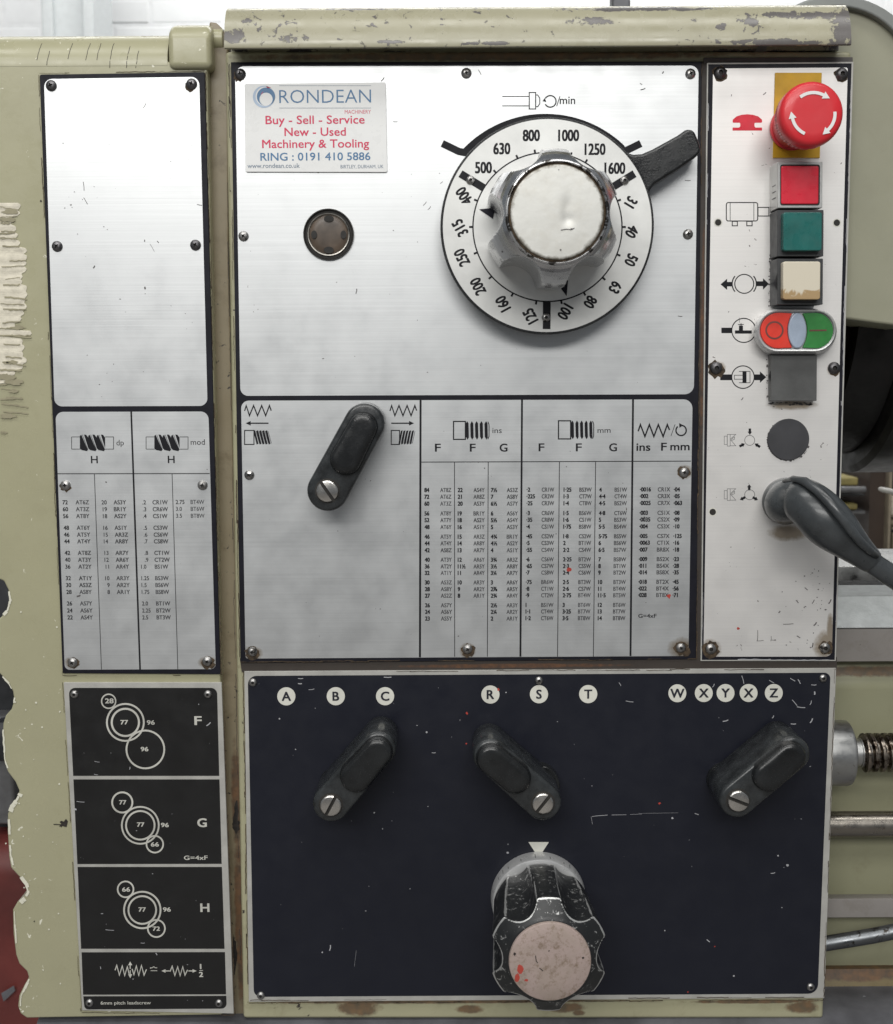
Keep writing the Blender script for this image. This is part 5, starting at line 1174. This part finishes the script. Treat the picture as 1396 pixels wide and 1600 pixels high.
# ---- lever handles
def lever(piv, far, r0, r1, g0, g1, rg0, rg1, slot, label, top=.050, bot=.004, hub=True, hubr=.98):
    H0 = top - .0045
    c0 = P(*piv, H0).xz; c1 = P(*far, H0).xz; k = mpp(H0)
    layers = []
    for hh, gr in ((bot, -.0014), (bot + .001, -.0004), (top * .45, 0), (H0 - .0028, 0), (H0 - .0012, -.0004), (H0 - .0003, -.0012), (H0, -.0022)):
        layers.append([(a, -hh, b) for a, b in capsule(c0, c1, r0 * k + gr, r1 * k + gr, 20)])
    mb = MB(); n = len(layers[0]); mb.add([v for l in layers for v in l], [(i * n + j, i * n + (j + 1) % n, (i + 1) * n + (j + 1) % n, (i + 1) * n + j) for i in range(len(layers) - 1) for j in range(n)] + [tuple(range(n)), tuple(range((len(layers) - 1) * n, len(layers) * n))])
    root = mb.build('lever', M['lever_plastic'], hs, smooth=50, label=label)
    # raised finger grip
    d0 = P(*g0, top).xz; d1 = P(*g1, top).xz; k2 = mpp(top); layers = []
    for hh, gr in ((H0 - .001, .0011), (H0 + .0006, .0002), (H0 + .0030, 0), (H0 + .0044, -.0005), (H0 + .0054, -.0015), (H0 + .0059, -.0032), (H0 + .0060, -.0055)):
        layers.append([(a, -hh, b) for a, b in capsule(d0, d1, rg0 * k2 + gr, rg1 * k2 + gr, 20)])
    mb = MB(); mb.add([v for l in layers for v in l], [(i * n + j, i * n + (j + 1) % n, (i + 1) * n + (j + 1) % n, (i + 1) * n + j) for i in range(len(layers) - 1) for j in range(n)] + [tuple(range(n)), tuple(range((len(layers) - 1) * n, len(layers) * n))])
    mb.build('finger_grip', M['black_plastic'], root, smooth=60)
    # finger hollow on the upper side: a finely ribbed pad
    ax = (c1 - c0); Ln = ax.length; ax.normalize(); nr = Vector((-ax.y, ax.x))
    if nr.y < 0: nr = -nr
    s0, s1 = Ln * .42, Ln * .86; pad = MB(); nb = 16
    for i in range(nb):
        t = s0 + (s1 - s0) * i / nb; a_ = c0 + ax * t; rr = (r0 + (r1 - r0) * t / Ln) * k
        e0 = a_ + nr * (rr - .0003); e1 = a_ + nr * (rr + .00018); e2 = e1 + ax * (s1 - s0) / nb * .6; e3 = e0 + ax * (s1 - s0) / nb * .6
        pad.prism([tuple(e0), tuple(e1), tuple(e2), tuple(e3)], H0 - .006, bot + .008)
    pad.build('ribbed_pad', M['lever_plastic'], root)
    # slotted pivot screw, set in a dark seat
    pc = P(*piv, H0); R_ = 17.6 * k
    MB().rev((pc.x, 0, pc.z), 'Y', [(H0 - .001, R_ + .0009), (H0 + .0002, R_ + .0009), (H0 + .0002, R_ + .0001)], 48).build('screw_seat', M['slot'], root)
    a = math.radians(slot); dx, dz = math.cos(a), math.sin(a); mb = MB(); hw = .0011; R_ *= .985
    for sgn_ in (1, -1):
        # each half of the head is a circle segment, the slot left open between them
        t0 = math.asin(hw / R_); lay = []
        for hh, g in ((H0, 0), (H0 + .0018, 0), (H0 + .0024, .0005), (H0 + .0026, .0012)):
            pts = []
            for i in range(25):
                t = t0 + (math.pi - 2 * t0) * i / 24; x, z = (R_ - g) * math.cos(t), max((R_ - g) * math.sin(t), hw)
                x, z = x, z * sgn_
                pts.append((pc.x + x * dx - z * dz, -hh, pc.z + x * dz + z * dx))
            lay.append(pts)
        n2 = 25; mb.add([v for l in lay for v in l], [(i * n2 + j, i * n2 + (j + 1) % n2, (i + 1) * n2 + (j + 1) % n2, (i + 1) * n2 + j) for i in range(3) for j in range(n2)] + [tuple(range(3 * n2, 4 * n2))])
    mb.build('slotted_screw', M['bright_screw'], root, smooth=40)
    if hub:
        hc = P(*piv, H0); MB().rev((hc.x, 0, hc.z), 'Y', [(HP + .0002, r0 * k * hubr), (bot + .001 + (.006 if hubr > 1 else 0), r0 * k * hubr), (bot + .0015 + (.006 if hubr > 1 else 0), r0 * k * (hubr - .04))], 48).build('hub', M['black_plastic'], root, smooth=40)
    return root
lever((512, 767), (569.5, 661.5), 32.5, 31.5, (540, 718), (567, 667), 24, 22, -56, 'black lever on the aluminium plate, grip up to the right', top=.040)
lever((517.5, 1257.5), (591.5, 1171.5), 29.8, 28.5, (556.5, 1215), (590, 1176.5), 25.5, 23.5, 62, 'black lever below letters B and C, leaning right')
lever((848.5, 1254.5), (767.5, 1183), 30.5, 28.5, (806, 1218.5), (768.5, 1187.5), 24.5, 24, 52, 'black lever below letter S, leaning left', hubr=1.14)
lever((1153.5, 1250.5), (1238.5, 1179.5), 30, 29, (1202.5, 1214), (1237, 1184), 25, 24, -22, 'black lever at the right, below letters Y to Z')

# ---- dirt settled along the seams
def seam(par, h, segs, mat='grime'):
    pr = Print(h)
    for (xa, ya, xb, yb, wd, dens) in segs:
        L = math.hypot(xb - xa, yb - ya); ux, uy = (xb - xa) / L, (yb - ya) / L; t = 0
        while t < L:
            l = min(random.uniform(6, 70), L - t + .01)
            if random.random() < dens:
                n_ = max(3, int(l / 5)); off = random.uniform(-.8, .8)
                pr.line([(xa + ux * (t + l * k / n_) - uy * (off + random.uniform(-.5, .5)), ya + uy * (t + l * k / n_) + ux * (off + random.uniform(-.5, .5))) for k in range(n_ + 1)], wd * random.uniform(.35, 1.1))
            t += max(l * .92, 2)
    pr.build('grime', M[mat], par)
seam(gc, .00045, [(60, 117, 98, 1054, .9, .5), (321.5, 112, 346.5, 1054, 1.3, .8), (62, 114.5, 320, 110.8, 1.0, .7), (348.5, 1066, 367.5, 1584, 1.6, .85), (98, 1066, 127, 1580, .9, .5), (128, 1581.5, 366, 1586.5, 1.2, .7), (98, 1055, 345, 1056.5, 1.0, .5)])
seam(hs, .00135, [(359, 100, 374.5, 1034, 1.5, .75), (380.5, 1050, 387.5, 1566, 1.6, .8), (389, 1567.5, 1288, 1562, 1.8, .8)])
seam(hs, .00142, [(354, 240, 376, 1500, 1.0, .5), (356, 98, 360, 300, 1.2, .7)], 'grime_dk')
seam(mp_, HP + .0001, [(1097.6, 100, 1088.8, 1030, 1.4, .7), (376, 1034.5, 1088, 1029.5, 1.6, .7)], 'grime')
seam(npl, HP + .0003, [(383, 1050, 1306, 1045, 1.0, .45), (1305.5, 1046, 1287.5, 1558, 1.2, .6), (391, 1563.5, 1288, 1558.5, 1.1, .5)], 'grime')
seam(rp, HP + .0003, [(1331.5, 100, 1304, 1031, 1.0, .35), (1107, 101, 1097, 1031, .9, .4), (1098, 1031, 1304, 1031, 1.3, .6)], 'scratch')
blob_ = Print(-.0097); blob(blob_, 369, 1278, 4, .5, 12, 1, 5.5); blob(blob_, 369, 1290, 6, .4, 12, 1, 1.4); blob(blob_, 366, 1490, 6, .5, 14, 1, 4); blob_.build('dark_chips', M['grime_dk'], hs)
# ================================================================== lettering
flush_text()
TT.build('table_lettering', M['dark_print'], mp_); FP.build('faint_table_lettering', M['fade_print'], mp_)
TD.build('table_lettering', M['dark_print'], dp); FD.build('faint_table_lettering', M['fade_print'], dp)
TB.build('leadscrew_symbol', M['silver_print'], bp)
TDl.build('dial_scale', M['dark_print'], dial)
SB1.build('swirl_logo', M['ink_blue'], sgn); SB2.build('logo_accent', M['ink_pink'], sgn); SB3.build('ruled_lines', M['ink_grey'], sgn); SB4.build('logo_ring', M['ink_light'], sgn)
for pr_, nm, mt_, par in REG:
    if pr_.m.v: pr_.build(nm, mt_, par)
